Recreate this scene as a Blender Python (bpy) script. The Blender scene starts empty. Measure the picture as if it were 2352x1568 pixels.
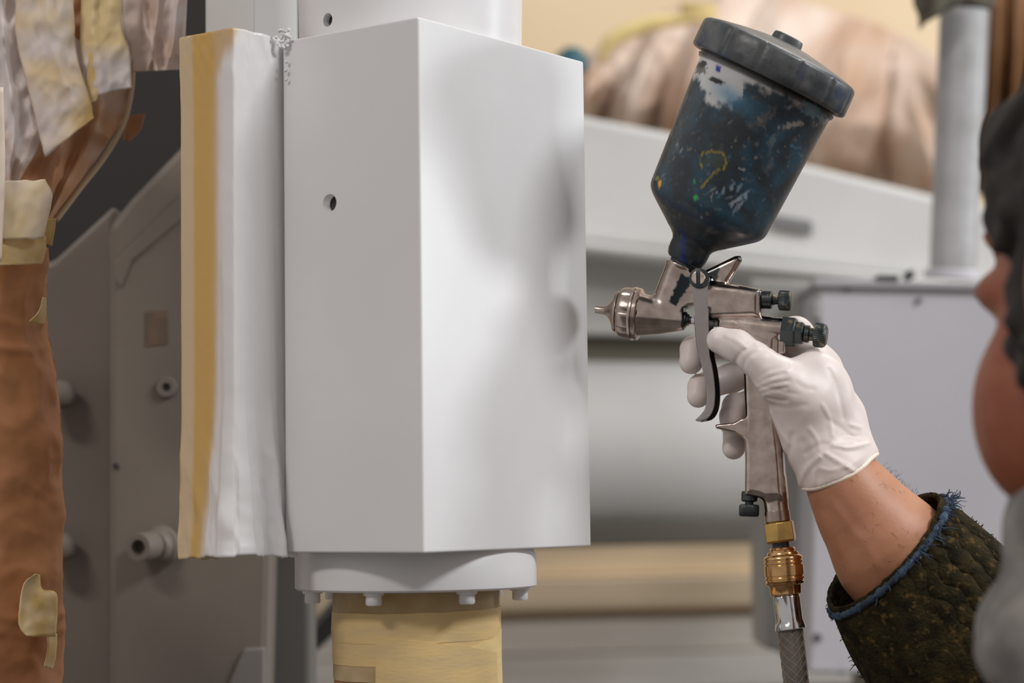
import bpy, bmesh, math, random
import numpy as np
from mathutils import Vector, Matrix, noise

random.seed(7)
SC = bpy.context.scene
COL = SC.collection
R_ = math.radians

# ------------------------------------------------------------------ camera
FPX = 5030.0
CAM = np.array([0.0, 0.0, 1.25])
PITCH, ROLL = R_(4.23), R_(0.75)
FW = np.array([0, math.cos(PITCH), math.sin(PITCH)])
U0 = np.array([0, -math.sin(PITCH), math.cos(PITCH)])
X0 = np.array([1.0, 0, 0])
RT = X0 * math.cos(ROLL) - U0 * math.sin(ROLL)
UP = X0 * math.sin(ROLL) + U0 * math.cos(ROLL)
cd = bpy.data.cameras.new('camera')
cd.sensor_width = 36.0
cd.lens = FPX / 2352 * 36.0
cd.clip_start = 0.05
cd.dof.use_dof = True
cd.dof.focus_distance = 1.355
cd.dof.aperture_fstop = 5.2
cam = bpy.data.objects.new('camera', cd)
COL.objects.link(cam)
M = Matrix(((RT[0], UP[0], -FW[0], CAM[0]), (RT[1], UP[1], -FW[1], CAM[1]), (RT[2], UP[2], -FW[2], CAM[2]), (0, 0, 0, 1)))
cam.matrix_world = M
SC.camera = cam

# ------------------------------------------------------------------ light
SC.view_settings.view_transform = 'Standard'
SC.view_settings.look = 'None'
SC.view_settings.gamma = 1.0
SC.view_settings.exposure = 0.0
SC.view_settings.use_curve_mapping = False
w = bpy.data.worlds.new('workshop_air')
SC.world = w
w.use_nodes = True
w.node_tree.nodes['Background'].inputs[0].default_value = (1.0, 0.94, 0.92, 1)
w.node_tree.nodes['Background'].inputs[1].default_value = 0.39


def area(name, loc, target, size, sizey, power, color):
    l = bpy.data.lights.new(name, 'AREA')
    l.shape = 'RECTANGLE'
    l.size, l.size_y = size, sizey
    l.energy = power
    l.color = color
    o = bpy.data.objects.new(name, l)
    COL.objects.link(o)
    o.location = loc
    d = Vector(target) - Vector(loc)
    o.rotation_euler = d.to_track_quat('-Z', 'Y').to_euler()
    return o


area('ceiling_lamp_right', (1.90, 0.46, 2.98), (0, 1.4, 1.4), 0.9, 0.4, 43, (0.97, 0.985, 1.0))
area('ceiling_lamp_front', (-1.5, -0.6, 3.15), (0, 1.4, 1.4), 0.7, 0.3, 24, (1.0, 0.93, 0.89))
area('ceiling_lamp_back', (1.8, 3.1, 4.2), (1.0, 5.2, 1.6), 1.6, 0.5, 84, (1.0, 0.95, 0.89))
area('side_window_light', (3.0, 1.72, 1.78), (0, 1.4, 1.4), 0.5, 0.5, 19, (0.95, 0.98, 1.0))


# ------------------------------------------------------------------ helpers: geometry of the view
def P(px, py, d):
    return CAM + d * (FW + RT * ((px - 1176) / FPX) - UP * ((py - 784) / FPX))


def Parr(px, py, d):
    px = np.asarray(px, float); py = np.asarray(py, float); d = np.asarray(d, float)
    return CAM + d[..., None] * (FW + ((px - 1176) / FPX)[..., None] * RT - ((py - 784) / FPX)[..., None] * UP)


def WY(px, py, Y):
    r = FW + RT * ((px - 1176) / FPX) - UP * ((py - 784) / FPX)
    return CAM + r * ((Y - CAM[1]) / r[1])


# ------------------------------------------------------------------ helpers: objects
def tag(o, label=None, cat=None, group=None, kind=None):
    if label: o['label'] = label
    if cat: o['category'] = cat
    if group: o['group'] = group
    if kind: o['kind'] = kind
    return o


def empty(name, loc, label=None, cat=None, group=None, kind=None):
    o = bpy.data.objects.new(name, None)
    o.empty_display_size = 0.05
    COL.objects.link(o)
    o.location = [float(c) for c in loc]
    return tag(o, label, cat, group, kind)


def root_loc(o):
    l = Vector((0, 0, 0))
    while o is not None:
        l = l + o.location
        o = o.parent
    return np.array(l)


def obj(name, V, F, mat, parent=None, smooth=True, loc=None, attr=None, auto=None):
    """one mesh object out of world-space vertices"""
    V = np.asarray(V, float).reshape(-1, 3)
    if parent is not None:
        base = root_loc(parent); own = np.zeros(3)
    else:
        base = np.asarray(loc, float) if loc is not None else np.array([V[:, 0].mean(), V[:, 1].mean(), V[:, 2].min()])
        own = base
    me = bpy.data.meshes.new(name)
    me.from_pydata((V - base).tolist(), [], [list(map(int, f)) for f in F])
    if attr:
        for k, a in attr.items():
            a = np.asarray(a, float)
            if a.ndim == 1:
                at = me.attributes.new(k, 'FLOAT', 'POINT'); at.data.foreach_set('value', a.astype(np.float32))
            else:
                at = me.attributes.new(k, 'FLOAT_COLOR', 'POINT')
                c = np.ones((len(a), 4), np.float32); c[:, :3] = a
                at.data.foreach_set('color', c.ravel())
    me.update()
    bm = bmesh.new(); bm.from_mesh(me)
    bmesh.ops.recalc_face_normals(bm, faces=bm.faces)
    bm.to_mesh(me); bm.free()
    if smooth:
        me.polygons.foreach_set('use_smooth', [True] * len(me.polygons))
        if auto:
            me.set_sharp_from_angle(angle=R_(auto))
    if mat: me.materials.append(mat)
    o = bpy.data.objects.new(name, me)
    COL.objects.link(o)
    o.parent = parent
    o.location = own.tolist()
    return o


def bev(o, wdt=0.002, seg=2, ang=35):
    m = o.modifiers.new('edge', 'BEVEL'); m.width = wdt; m.segments = seg; m.limit_method = 'ANGLE'; m.angle_limit = R_(ang)
    return o


def boxv(p0, ax, ay, az):
    """box from a corner and three edge vectors"""
    p0, ax, ay, az = map(np.asarray, (p0, ax, ay, az))
    V = [p0, p0 + ax, p0 + ax + ay, p0 + ay, p0 + az, p0 + ax + az, p0 + ax + ay + az, p0 + ay + az]
    F = [(0, 1, 2, 3), (4, 5, 6, 7), (0, 1, 5, 4), (1, 2, 6, 5), (2, 3, 7, 6), (3, 0, 4, 7)]
    return np.array(V, float), F


def merge(parts):
    V, F, n = [], [], 0
    for v, f in parts:
        V.append(np.asarray(v, float)); F += [tuple(i + n for i in q) for q in f]; n += len(v)
    return np.concatenate(V), F


def frame(axis):
    a = np.asarray(axis, float); a = a / np.linalg.norm(a)
    h = np.array([0, 0, 1.0]) if abs(a[2]) < 0.9 else np.array([1.0, 0, 0])
    x = np.cross(h, a); x /= np.linalg.norm(x)
    y = np.cross(a, x)
    return a, x, y


def lathe(origin, axis, prof, seg=48, rfun=None, phase=0.0, close=True):
    """revolve (t, r) about axis from origin; rfun(theta, i) scales the radius"""
    a, x, y = frame(axis)
    V, F = [], []
    for i, (t, r) in enumerate(prof):
        for j in range(seg):
            th = 2 * math.pi * j / seg + phase
            rr = r * (rfun(th, i) if rfun else 1.0)
            V.append(origin + a * t + (x * math.cos(th) + y * math.sin(th)) * rr)
    for i in range(len(prof) - 1):
        for j in range(seg):
            k = (j + 1) % seg
            F.append((i * seg + j, i * seg + k, (i + 1) * seg + k, (i + 1) * seg + j))
    if close:
        F.append(tuple(range(seg))[::-1])
        F.append(tuple((len(prof) - 1) * seg + j for j in range(seg)))
    return np.array(V), F


def tube(pts, rad, seg=10, caps=True):
    pts = np.asarray(pts, float)
    n = len(pts)
    rad = np.full(n, rad) if np.isscalar(rad) else np.asarray(rad, float)
    V, F = [], []
    T = np.gradient(pts, axis=0); T /= np.linalg.norm(T, axis=1)[:, None] + 1e-12
    _, x, _ = frame(T[0])
    for i in range(n):
        x = x - T[i] * x.dot(T[i]); x /= np.linalg.norm(x) + 1e-12
        y = np.cross(T[i], x)
        for j in range(seg):
            th = 2 * math.pi * j / seg
            V.append(pts[i] + (x * math.cos(th) + y * math.sin(th)) * rad[i])
    for i in range(n - 1):
        for j in range(seg):
            k = (j + 1) % seg
            F.append((i * seg + j, i * seg + k, (i + 1) * seg + k, (i + 1) * seg + j))
    if caps:
        F.append(tuple(range(seg))[::-1]); F.append(tuple((n - 1) * seg + j for j in range(seg)))
    return np.array(V), F


def poly_at(pts, t):
    """piecewise linear curve through pts, t in 0..1 by index"""
    pts = np.asarray(pts, float)
    s = np.asarray(t) * (len(pts) - 1)
    i = np.clip(np.floor(s).astype(int), 0, len(pts) - 2)
    fr = (s - i)[..., None]
    return pts[i] * (1 - fr) + pts[i + 1] * fr


def smooth_poly(pts, n):
    """Catmull-Rom through pts"""
    pts = np.asarray(pts, float)
    e = np.vstack([2 * pts[0] - pts[1], pts, 2 * pts[-1] - pts[-2]])
    out = []
    for t in np.linspace(0, len(pts) - 1 - 1e-6, n):
        i = int(t); f = t - i
        p0, p1, p2, p3 = e[i], e[i + 1], e[i + 2], e[i + 3]
        out.append(0.5 * (2 * p1 + (p2 - p0) * f + (2 * p0 - 5 * p1 + 4 * p2 - p3) * f * f + (3 * p1 - p0 - 3 * p2 + p3) * f ** 3))
    return np.array(out)


def fbm(x, y, z, oct=4, ridged=False):
    v, a, s = 0, 1, 0
    for _ in range(oct):
        n = noise.noise(Vector((x, y, z)))
        v += a * ((1 - 2 * abs(n)) if ridged else n); s += a
        x, y, z, a = x * 2.03, y * 2.03, z * 2.03, a * 0.5
    return v / s


# ------------------------------------------------------------------ helpers: signed distance fields -> one skin
def surface_nets(f, org, step):
    f = f.astype(np.float32)
    nx, ny, nz = f.shape
    ins = f < 0
    c = [ins[i:nx - 1 + i, j:ny - 1 + j, k:nz - 1 + k] for i in (0, 1) for j in (0, 1) for k in (0, 1)]
    cnt = sum(a.astype(np.int8) for a in c)
    act = (cnt > 0) & (cnt < 8)
    idx = -np.ones(act.shape, np.int64)
    I = np.argwhere(act)
    idx[act] = np.arange(len(I))
    acc = np.zeros((len(I), 3)); num = np.zeros(len(I))
    corners = [(i, j, k) for i in (0, 1) for j in (0, 1) for k in (0, 1)]
    val = {q: f[I[:, 0] + q[0], I[:, 1] + q[1], I[:, 2] + q[2]] for q in corners}
    for a in corners:
        for ax in range(3):
            if a[ax] == 1: continue
            b = list(a); b[ax] = 1; b = tuple(b)
            fa, fb = val[a], val[b]
            m = (fa < 0) != (fb < 0)
            t = np.where(m, fa / np.where(m, fa - fb, 1), 0)
            p = np.array(a, float)[None].repeat(len(I), 0); p[:, ax] += t
            acc += p * m[:, None]; num += m
    V = (I + acc / num[:, None]) * step + np.asarray(org)
    F = []
    for ax in range(3):
        sl0 = [slice(None)] * 3; sl1 = [slice(None)] * 3
        sl0[ax] = slice(0, -1); sl1[ax] = slice(1, None)
        ch = ins[tuple(sl0)] != ins[tuple(sl1)]
        E = np.argwhere(ch)
        o1, o2 = [q for q in range(3) if q != ax]
        ok = (E[:, o1] > 0) & (E[:, o2] > 0) & (E[:, o1] < f.shape[o1] - 1) & (E[:, o2] < f.shape[o2] - 1)
        E = E[ok]
        q = []
        for d1, d2 in ((0, 0), (1, 0), (1, 1), (0, 1)):
            e = E.copy(); e[:, o1] -= d1; e[:, o2] -= d2
            q.append(idx[e[:, 0], e[:, 1], e[:, 2]])
        F.append(np.stack(q, 1))
    return V, np.concatenate(F)


def relax(V, F, it=3, lam=0.5):
    F = np.asarray(F)
    E = np.concatenate([F[:, [i, (i + 1) % 4]] for i in range(4)])
    n = len(V)
    deg = np.bincount(E[:, 0], minlength=n) + np.bincount(E[:, 1], minlength=n)
    for k in range(it):
        for l in (lam, -lam * 1.03):
            S = np.stack([np.bincount(E[:, 0], V[E[:, 1], c], n) + np.bincount(E[:, 1], V[E[:, 0], c], n) for c in range(3)], 1)
            V = V + l * (S / np.maximum(deg, 1)[:, None] - V)
    return V


def grid(lo, hi, step):
    ax = [np.arange(lo[i], hi[i] + step, step, dtype=np.float32) for i in range(3)]
    return np.meshgrid(*ax, indexing='ij')


def smin(a, b, k):
    h = np.clip(0.5 + 0.5 * (b - a) / k, 0, 1)
    return b + (a - b) * h - k * h * (1 - h)


def sd_cap(G, a, b, ra, rb):
    a = np.asarray(a, np.float32); b = np.asarray(b, np.float32)
    ab = b - a
    d = [G[i] - a[i] for i in range(3)]
    t = np.clip((d[0] * ab[0] + d[1] * ab[1] + d[2] * ab[2]) / float(ab.dot(ab) + 1e-9), 0, 1)
    return np.sqrt((d[0] - ab[0] * t) ** 2 + (d[1] - ab[1] * t) ** 2 + (d[2] - ab[2] * t) ** 2) - (ra + (rb - ra) * t)


def sd_chain(G, pts, k=10):
    f = None
    for p, q in zip(pts[:-1], pts[1:]):
        c = sd_cap(G, p[:3], q[:3], p[3], q[3])
        f = c if f is None else smin(f, c, k)
    return f


def sd_ell(G, c, r, rot=None):
    d = [G[i] - c[i] for i in range(3)]
    if rot is not None:
        d = [sum(rot[i][j] * d[j] for j in range(3)) for i in range(3)]
    k0 = np.sqrt(sum((d[i] / r[i]) ** 2 for i in range(3)))
    k1 = np.sqrt(sum((d[i] / (r[i] * r[i])) ** 2 for i in range(3))) + 1e-9
    return k0 * (k0 - 1) / k1


def sd_poly(x, y, pts):
    pts = np.asarray(pts, np.float32)
    d = np.full(x.shape, 1e9, np.float32)
    s = np.ones(x.shape, np.float32)
    n = len(pts)
    for i in range(n):
        vi, vj = pts[i], pts[i - 1]
        e = vj - vi
        wx, wy = x - vi[0], y - vi[1]
        t = np.clip((wx * e[0] + wy * e[1]) / (e.dot(e) + 1e-9), 0, 1)
        d = np.minimum(d, (wx - e[0] * t) ** 2 + (wy - e[1] * t) ** 2)
        c1 = y >= vi[1]; c2 = y < vj[1]; c3 = e[0] * wy > e[1] * wx
        flip = (c1 & c2 & c3) | (~c1 & ~c2 & ~c3)
        s = np.where(flip, -s, s)
    return s * np.sqrt(d)


def sd_ext(G, pts, hw, rnd, wc=0.0):
    """polygon in (u, v) given half thickness hw about w = wc, edges rounded by rnd"""
    d2 = sd_poly(G[0][:, :, 0], G[1][:, :, 0], pts)[:, :, None] + rnd
    dz = np.abs(G[2] - wc) - hw + rnd
    return np.minimum(np.maximum(d2, dz), 0) + np.sqrt(np.maximum(d2, 0) ** 2 + np.maximum(dz, 0) ** 2) - rnd


def sd_rev(G, a, b, prof):
    """revolved polygon about the line a -> b (u, v, w)"""
    a = np.asarray(a, float); b = np.asarray(b, float)
    ax = (b - a) / np.linalg.norm(b - a)
    d = [G[i] - a[i] for i in range(3)]
    s = d[0] * ax[0] + d[1] * ax[1] + d[2] * ax[2]
    q = np.sqrt(np.maximum(d[0] ** 2 + d[1] ** 2 + d[2] ** 2 - s * s, 0))
    pr = [(prof[0][0], -20)] + list(prof) + [(prof[-1][0], -20)]
    return sd_poly(s.astype(np.float32), q.astype(np.float32), pr)


# ------------------------------------------------------------------ helpers: materials
def mat(name, base=(0.8, 0.8, 0.8), rough=0.5, metal=0.0, c2=None, nscale=20.0, nlo=0.4, nhi=0.6, bump=0.0, bscale=60.0,
        attr=None, spec=0.5, coat=0.0, rough2=None, detail=5.0, stretch=None, sss=0.0, spots=None, bdist=0.002, trans=0.0):
    m = bpy.data.materials.new(name); m.use_nodes = True
    nt = m.node_tree; N, L = nt.nodes, nt.links
    b = N['Principled BSDF']
    b.inputs['Roughness'].default_value = rough
    b.inputs['Metallic'].default_value = metal
    b.inputs['Specular IOR Level'].default_value = spec
    b.inputs['Coat Weight'].default_value = coat
    if sss:
        b.inputs['Subsurface Weight'].default_value = sss
        b.inputs['Subsurface Radius'].default_value = (0.006, 0.003, 0.0015)
        b.inputs['Subsurface Scale'].default_value = 1.0
    tc = N.new('ShaderNodeTexCoord')
    co = tc.outputs['Object']
    if stretch:
        mp = N.new('ShaderNodeMapping'); mp.inputs['Scale'].default_value = stretch
        L.new(co, mp.inputs['Vector']); co = mp.outputs['Vector']
    b.inputs['Base Color'].default_value = (*base, 1)
    colout = None
    if attr:
        at = N.new('ShaderNodeAttribute'); at.attribute_name = attr
        colout = at.outputs['Color']
    if c2 is not None:
        nz = N.new('ShaderNodeTexNoise'); nz.inputs['Scale'].default_value = nscale; nz.inputs['Detail'].default_value = detail
        L.new(co, nz.inputs['Vector'])
        rp = N.new('ShaderNodeMapRange'); rp.inputs['From Min'].default_value = nlo; rp.inputs['From Max'].default_value = nhi
        L.new(nz.outputs['Fac'], rp.inputs['Value'])
        mx = N.new('ShaderNodeMix'); mx.data_type = 'RGBA'
        L.new(rp.outputs['Result'], mx.inputs['Factor'])
        if colout: L.new(colout, mx.inputs['A'])
        else: mx.inputs['A'].default_value = (*base, 1)
        mx.inputs['B'].default_value = (*c2, 1)
        colout = mx.outputs['Result']
        if rough2 is not None:
            r2 = N.new('ShaderNodeMapRange'); r2.inputs['To Min'].default_value = rough; r2.inputs['To Max'].default_value = rough2
            L.new(rp.outputs['Result'], r2.inputs['Value']); L.new(r2.outputs['Result'], b.inputs['Roughness'])
    if spots is not None:
        col, sc, lo, hi = spots
        nz = N.new('ShaderNodeTexNoise'); nz.inputs['Scale'].default_value = sc; nz.inputs['Detail'].default_value = 3
        L.new(co, nz.inputs['Vector'])
        rp = N.new('ShaderNodeMapRange'); rp.inputs['From Min'].default_value = lo; rp.inputs['From Max'].default_value = hi
        L.new(nz.outputs['Fac'], rp.inputs['Value'])
        mx = N.new('ShaderNodeMix'); mx.data_type = 'RGBA'
        L.new(rp.outputs['Result'], mx.inputs['Factor'])
        if colout: L.new(colout, mx.inputs['A'])
        else: mx.inputs['A'].default_value = (*base, 1)
        mx.inputs['B'].default_value = (*col, 1)
        colout = mx.outputs['Result']
    if colout: L.new(colout, b.inputs['Base Color'])
    if bump:
        nb = N.new('ShaderNodeTexNoise'); nb.inputs['Scale'].default_value = bscale; nb.inputs['Detail'].default_value = 4
        L.new(co, nb.inputs['Vector'])
        bp = N.new('ShaderNodeBump'); bp.inputs['Strength'].default_value = bump; bp.inputs['Distance'].default_value = bdist
        L.new(nb.outputs['Fac'], bp.inputs['Height']); L.new(bp.outputs['Normal'], b.inputs['Normal'])
    return m


def srgb(r, g, b):
    f = lambda c: (c / 255) / 12.92 if c / 255 <= 0.04045 else ((c / 255 + 0.055) / 1.055) ** 2.4
    return (f(r), f(g), f(b))


WHITE = mat('white_enamel', (0.78, 0.775, 0.78), 0.3, c2=(0.73, 0.725, 0.725), nscale=6, bump=0.05, bscale=700, bdist=0.0004, spec=0.5)
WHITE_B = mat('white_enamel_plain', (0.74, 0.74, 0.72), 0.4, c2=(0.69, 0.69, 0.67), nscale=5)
GREYM = mat('grey_machine_paint', (0.205, 0.175, 0.145), 0.5, c2=(0.175, 0.148, 0.122), nscale=5, bump=0.05, bscale=200)
GREYM2 = mat('grey_machine_paint_shade', (0.12, 0.115, 0.105), 0.55, c2=(0.10, 0.095, 0.09), nscale=7)  # darker grey copy: shade on lower rib and beside post, also the bracket
HOLE = mat('hole_dark', (0.03, 0.03, 0.03), 0.7)

# ================================================================== structure
wallm = mat('wall_plaster', srgb(238, 222, 196), 0.9, c2=srgb(226, 203, 168), nscale=0.9, nlo=0.35, nhi=0.65)
V, F = boxv((-3.5, 5.6, 0), (8.5, 0, 0), (0, 0.15, 0), (0, 0, 4.2))
tag(obj('wall_back', V, F, wallm, smooth=False), 'beige painted workshop wall far behind the machine', kind='structure')
floorm = mat('floor_concrete', (0.13, 0.12, 0.11), 0.7, c2=(0.10, 0.095, 0.09), nscale=3)
V, F = boxv((-3.5, -3.0, -0.1), (8.5, 0, 0), (0, 8.6, 0), (0, 0, 0.1))
tag(obj('floor', V, F, floorm, smooth=False), 'grey concrete workshop floor', kind='structure')

# ================================================================== machine column: block, cylinders, flange, bolts
D0 = 1.258
c = P(966.5, 654, D0)
CX, CY = c[0], c[1]
ur = np.array([0.592, 0.806, 0]); ul = np.array([-0.807, 0.591, 0])
ZT = WY(963, 38, CY)[2]; ZB = WY(970, 1270, CY)[2]
WL, WR = 0.1055, 0.1695
A = np.array([CX, CY, 0]) + 0.0765 * ul + 0.088 * ur        # the cylinder axis
col = empty('machine_column', (A[0], A[1], ZB - 0.6),
            'white painted square machine housing on a round flange, between taped rail and spray gun', 'machine part')


def cut(o, cutters):
    """bore real holes, then drop the cutters"""
    for cu in cutters:
        m = o.modifiers.new('bore', 'BOOLEAN'); m.object = cu; m.operation = 'DIFFERENCE'; m.solver = 'EXACT'
    dg = bpy.context.evaluated_depsgraph_get()
    me = bpy.data.meshes.new_from_object(o.evaluated_get(dg))
    o.modifiers.clear(); o.data = me
    for cu in cutters:
        bpy.data.objects.remove(cu)


def ray_plane(px, py, p0, n):
    r = FW + RT * ((px - 1176) / FPX) - UP * ((py - 784) / FPX)
    return CAM + r * ((p0 - CAM).dot(n) / r.dot(n))


nL = np.array([-0.591, -0.807, 0]); nL /= np.linalg.norm(nL)
V, F = boxv((CX, CY, ZB), ul * WL, ur * WR, (0, 0, ZT - ZB))
block = obj('block', V, F, WHITE, col, smooth=False)
hp = ray_plane(757, 466, np.array([CX, CY, 1.3]), nL)
hv, hf = lathe(hp + nL * 0.01, -nL, [(0, 0.0054), (0.045, 0.0054)], 32)
ch = obj('cutter', hv, hf, HOLE)
bev(block, 0.0012, 3)
bpy.context.view_layer.update()
cut(block, [ch])
block.data.materials.clear(); block.data.materials.append(WHITE)
hv, hf = lathe(hp - nL * 0.006, -nL, [(0, 0.0049), (0.0015, 0.0051), (0.03, 0.0051)], 24)
obj('hole_bush', hv, hf, HOLE, col, auto=40)

AX = np.array([A[0], A[1], 0])
cz = ZT
prof = [(cz - 0.001, 0.0700), (cz + 0.058, 0.0712), (cz + 0.0585, 0.0705), (cz + 0.0595, 0.0705), (cz + 0.060, 0.0714), (cz + 0.42, 0.0714)]
V, F = lathe(AX, (0, 0, 1), prof, 96)
uc = obj('upper_cylinder', V, F, WHITE, col, auto=40)
h2 = WY(764, 48, A[1] - 0.048)
dirh = np.array([h2[0] - A[0], h2[1] - A[1], 0]); dirh /= np.linalg.norm(dirh)
surf = np.array([A[0], A[1], h2[2]]) + dirh * 0.0715
hv, hf = lathe(surf + dirh * 0.01, -dirh, [(0, 0.0042), (0.04, 0.0042)], 24)
ch = obj('cutter', hv, hf, HOLE)
bpy.context.view_layer.update()
cut(uc, [ch])
uc.data.materials.clear(); uc.data.materials.append(WHITE)
uc.data.set_sharp_from_angle(angle=R_(40))
hv, hf = lathe(surf - dirh * 0.006, -dirh, [(0, 0.0040), (0.0015, 0.0040), (0.025, 0.0040)], 24)
obj('hole_bush', hv, hf, HOLE, col, auto=40)

FB = WY(955, 1361, A[1] - 0.075)[2]
prof = [(FB, 0.067), (FB, 0.0738), (FB + 0.0012, 0.075), (ZB - 0.004, 0.075), (ZB - 0.002, 0.0735), (ZB + 0.002, 0.0735)]
V, F = lathe(AX, (0, 0, 1), prof, 128)
obj('flange', V, F, WHITE, col, auto=40)
for k, ang in enumerate((-73, -20, 30, 80, 132, 185, 237)):
    th = R_(ang - 90)
    p = AX + np.array([math.cos(th), math.sin(th), 0]) * 0.0655
    pr = [(FB + 0.0005, 0.0062), (FB - 0.0018, 0.0062), (FB - 0.0020, 0.0048), (FB - 0.0068, 0.0049), (FB - 0.0078, 0.0042), (FB - 0.0078, 0.0026), (FB - 0.0050, 0.0024)]
    V, F = lathe(np.array([p[0], p[1], 0]), (0, 0, 1), pr, 20)
    obj('bolt', V, F, WHITE, col, auto=40)
V, F = lathe(AX, (0, 0, 1), [(FB - 0.55, 0.0505), (FB + 0.002, 0.0505)], 64)
obj('lower_pipe', V, F, GREYM, col, auto=40)
# clots of dried paint in the gap beside the rail
parts = []
for k in range(34):
    q = P(random.gauss(654, 7), random.uniform(66, 180) if k > 30 else random.uniform(62, 105), 1.325)
    parts.append(lathe(q - np.array([0, 0, 0.002]), (random.uniform(-1, 1), random.uniform(-1, 1), 1), [(0, 0.0004), (0.0006, 0.0010 * random.uniform(.6, 1.3)), (0.0014, 0.0011 * random.uniform(.5, 1.3)), (0.0022, 0.0004)], 7))
V, F = merge(parts)
tag(obj('paint_clots', V, F, WHITE, col), kind='stuff')

# masking tape wound round the lower pipe
tapem = mat('masking_tape', srgb(222, 192, 132), 0.62, c2=srgb(208, 182, 134), nscale=35, nlo=0.35, nhi=0.7, bump=0.25, bscale=160, bdist=0.0008, stretch=(1, 1, 4))
tapeb = mat('masking_tape_bright', srgb(236, 208, 146), 0.6, c2=srgb(222, 196, 142), nscale=30, bump=0.25, bscale=160, bdist=0.0008, stretch=(1, 1, 4))
taped = mat('masking_tape_oversprayed', srgb(190, 168, 132), 0.6, c2=srgb(170, 142, 92), nscale=25, bump=0.25, bscale=160, bdist=0.0008)
kraft = mat('kraft_paper', srgb(172, 118, 76), 0.66, c2=srgb(140, 90, 54), nscale=14, nlo=0.35, nhi=0.65, bump=0.12, bscale=120, bdist=0.001)
tw = empty('tape_wrap', (A[0], A[1], FB - 0.4), 'yellow masking tape wound around the pipe under the white bolted flange', 'masking tape')


def tape_band(z0, z1, r, m, skew=0.0, name='tape_band', a0=0.0, a1=360.0, wob=0.0006):
    n = 96
    V, F = [], []
    full = a1 - a0 >= 359.9
    for i in range(n if full else n + 1):
        th = R_(a0 + (a1 - a0) * i / n)
        zz = skew * math.sin(th + 0.6)
        for (z, rr) in ((z0, r - 0.0008), (z0, r), ((z0 * 2 + z1) / 3, r + 0.0002), ((z0 + 2 * z1) / 3, r + 0.0001), (z1, r), (z1, r - 0.0008)):
            e = fbm(th * 3 if not full else math.cos(th) * 3, math.sin(th) * 3, z * 90, 3) * wob
            V.append((A[0] + math.cos(th) * (rr + e), A[1] + math.sin(th) * (rr + e), z + zz + e * 1.5))
    m_ = n if full else n + 1
    for i in range(n):
        k = (i + 1) % m_
        for j in range(5):
            F.append((i * 6 + j, k * 6 + j, k * 6 + j + 1, i * 6 + j + 1))
    if not full:
        F += [(0, 1, 2, 3, 4, 5), tuple(n * 6 + j for j in range(6))[::-1]]
    return obj(name, V, F, m, tw, auto=50)


s_ = 1.39 / FPX
zz = lambda py: WY(955, py, A[1] - 0.052)[2]
tape_band(zz(1418), FB + 0.0005, 0.0518, taped, 0.0006)
tape_band(zz(1475), zz(1405), 0.0524, tapem, 0.0012)
tape_band(zz(1530), zz(1462), 0.0521, tapem, 0.0006)
tape_band(zz(1568), zz(1505), 0.0517, taped, 0.0004)
tape_band(zz(1660), zz(1545), 0.0511, kraft, 0.001)
tape_band(zz(1680), zz(1480), 0.0528, tapeb, 0.010, 'tape_band', -70, 40)
tape_band(zz(1660), zz(1500), 0.0531, tapem, -0.009, 'tape_band', -115, -20)

# ================================================================== square rail wrapped in masking paper
DS = 1.293
sc_ = P(540, 650, DS)
S0 = np.array([sc_[0], sc_[1], 0])
zt = WY(535, 66, S0[1])[2]; zb = WY(545, 1276, S0[1])[2]
rail = empty('wrapped_rail', (S0[0], S0[1], zb), 'square rail wrapped in yellow masking tape and paper oversprayed white', 'machine rail')
a_, b_ = 0.0445, 0.047
V, F = boxv(S0 + np.array([0, 0, zb + 0.012]) + ul * 0.0015 + ur * 0.0015, ul * a_ * 0.93, ur * b_ * 0.93, (0, 0, zt - zb - 0.014))
bev(obj('rail_core', V, F, WHITE_B, rail, smooth=False), 0.002)
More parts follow.
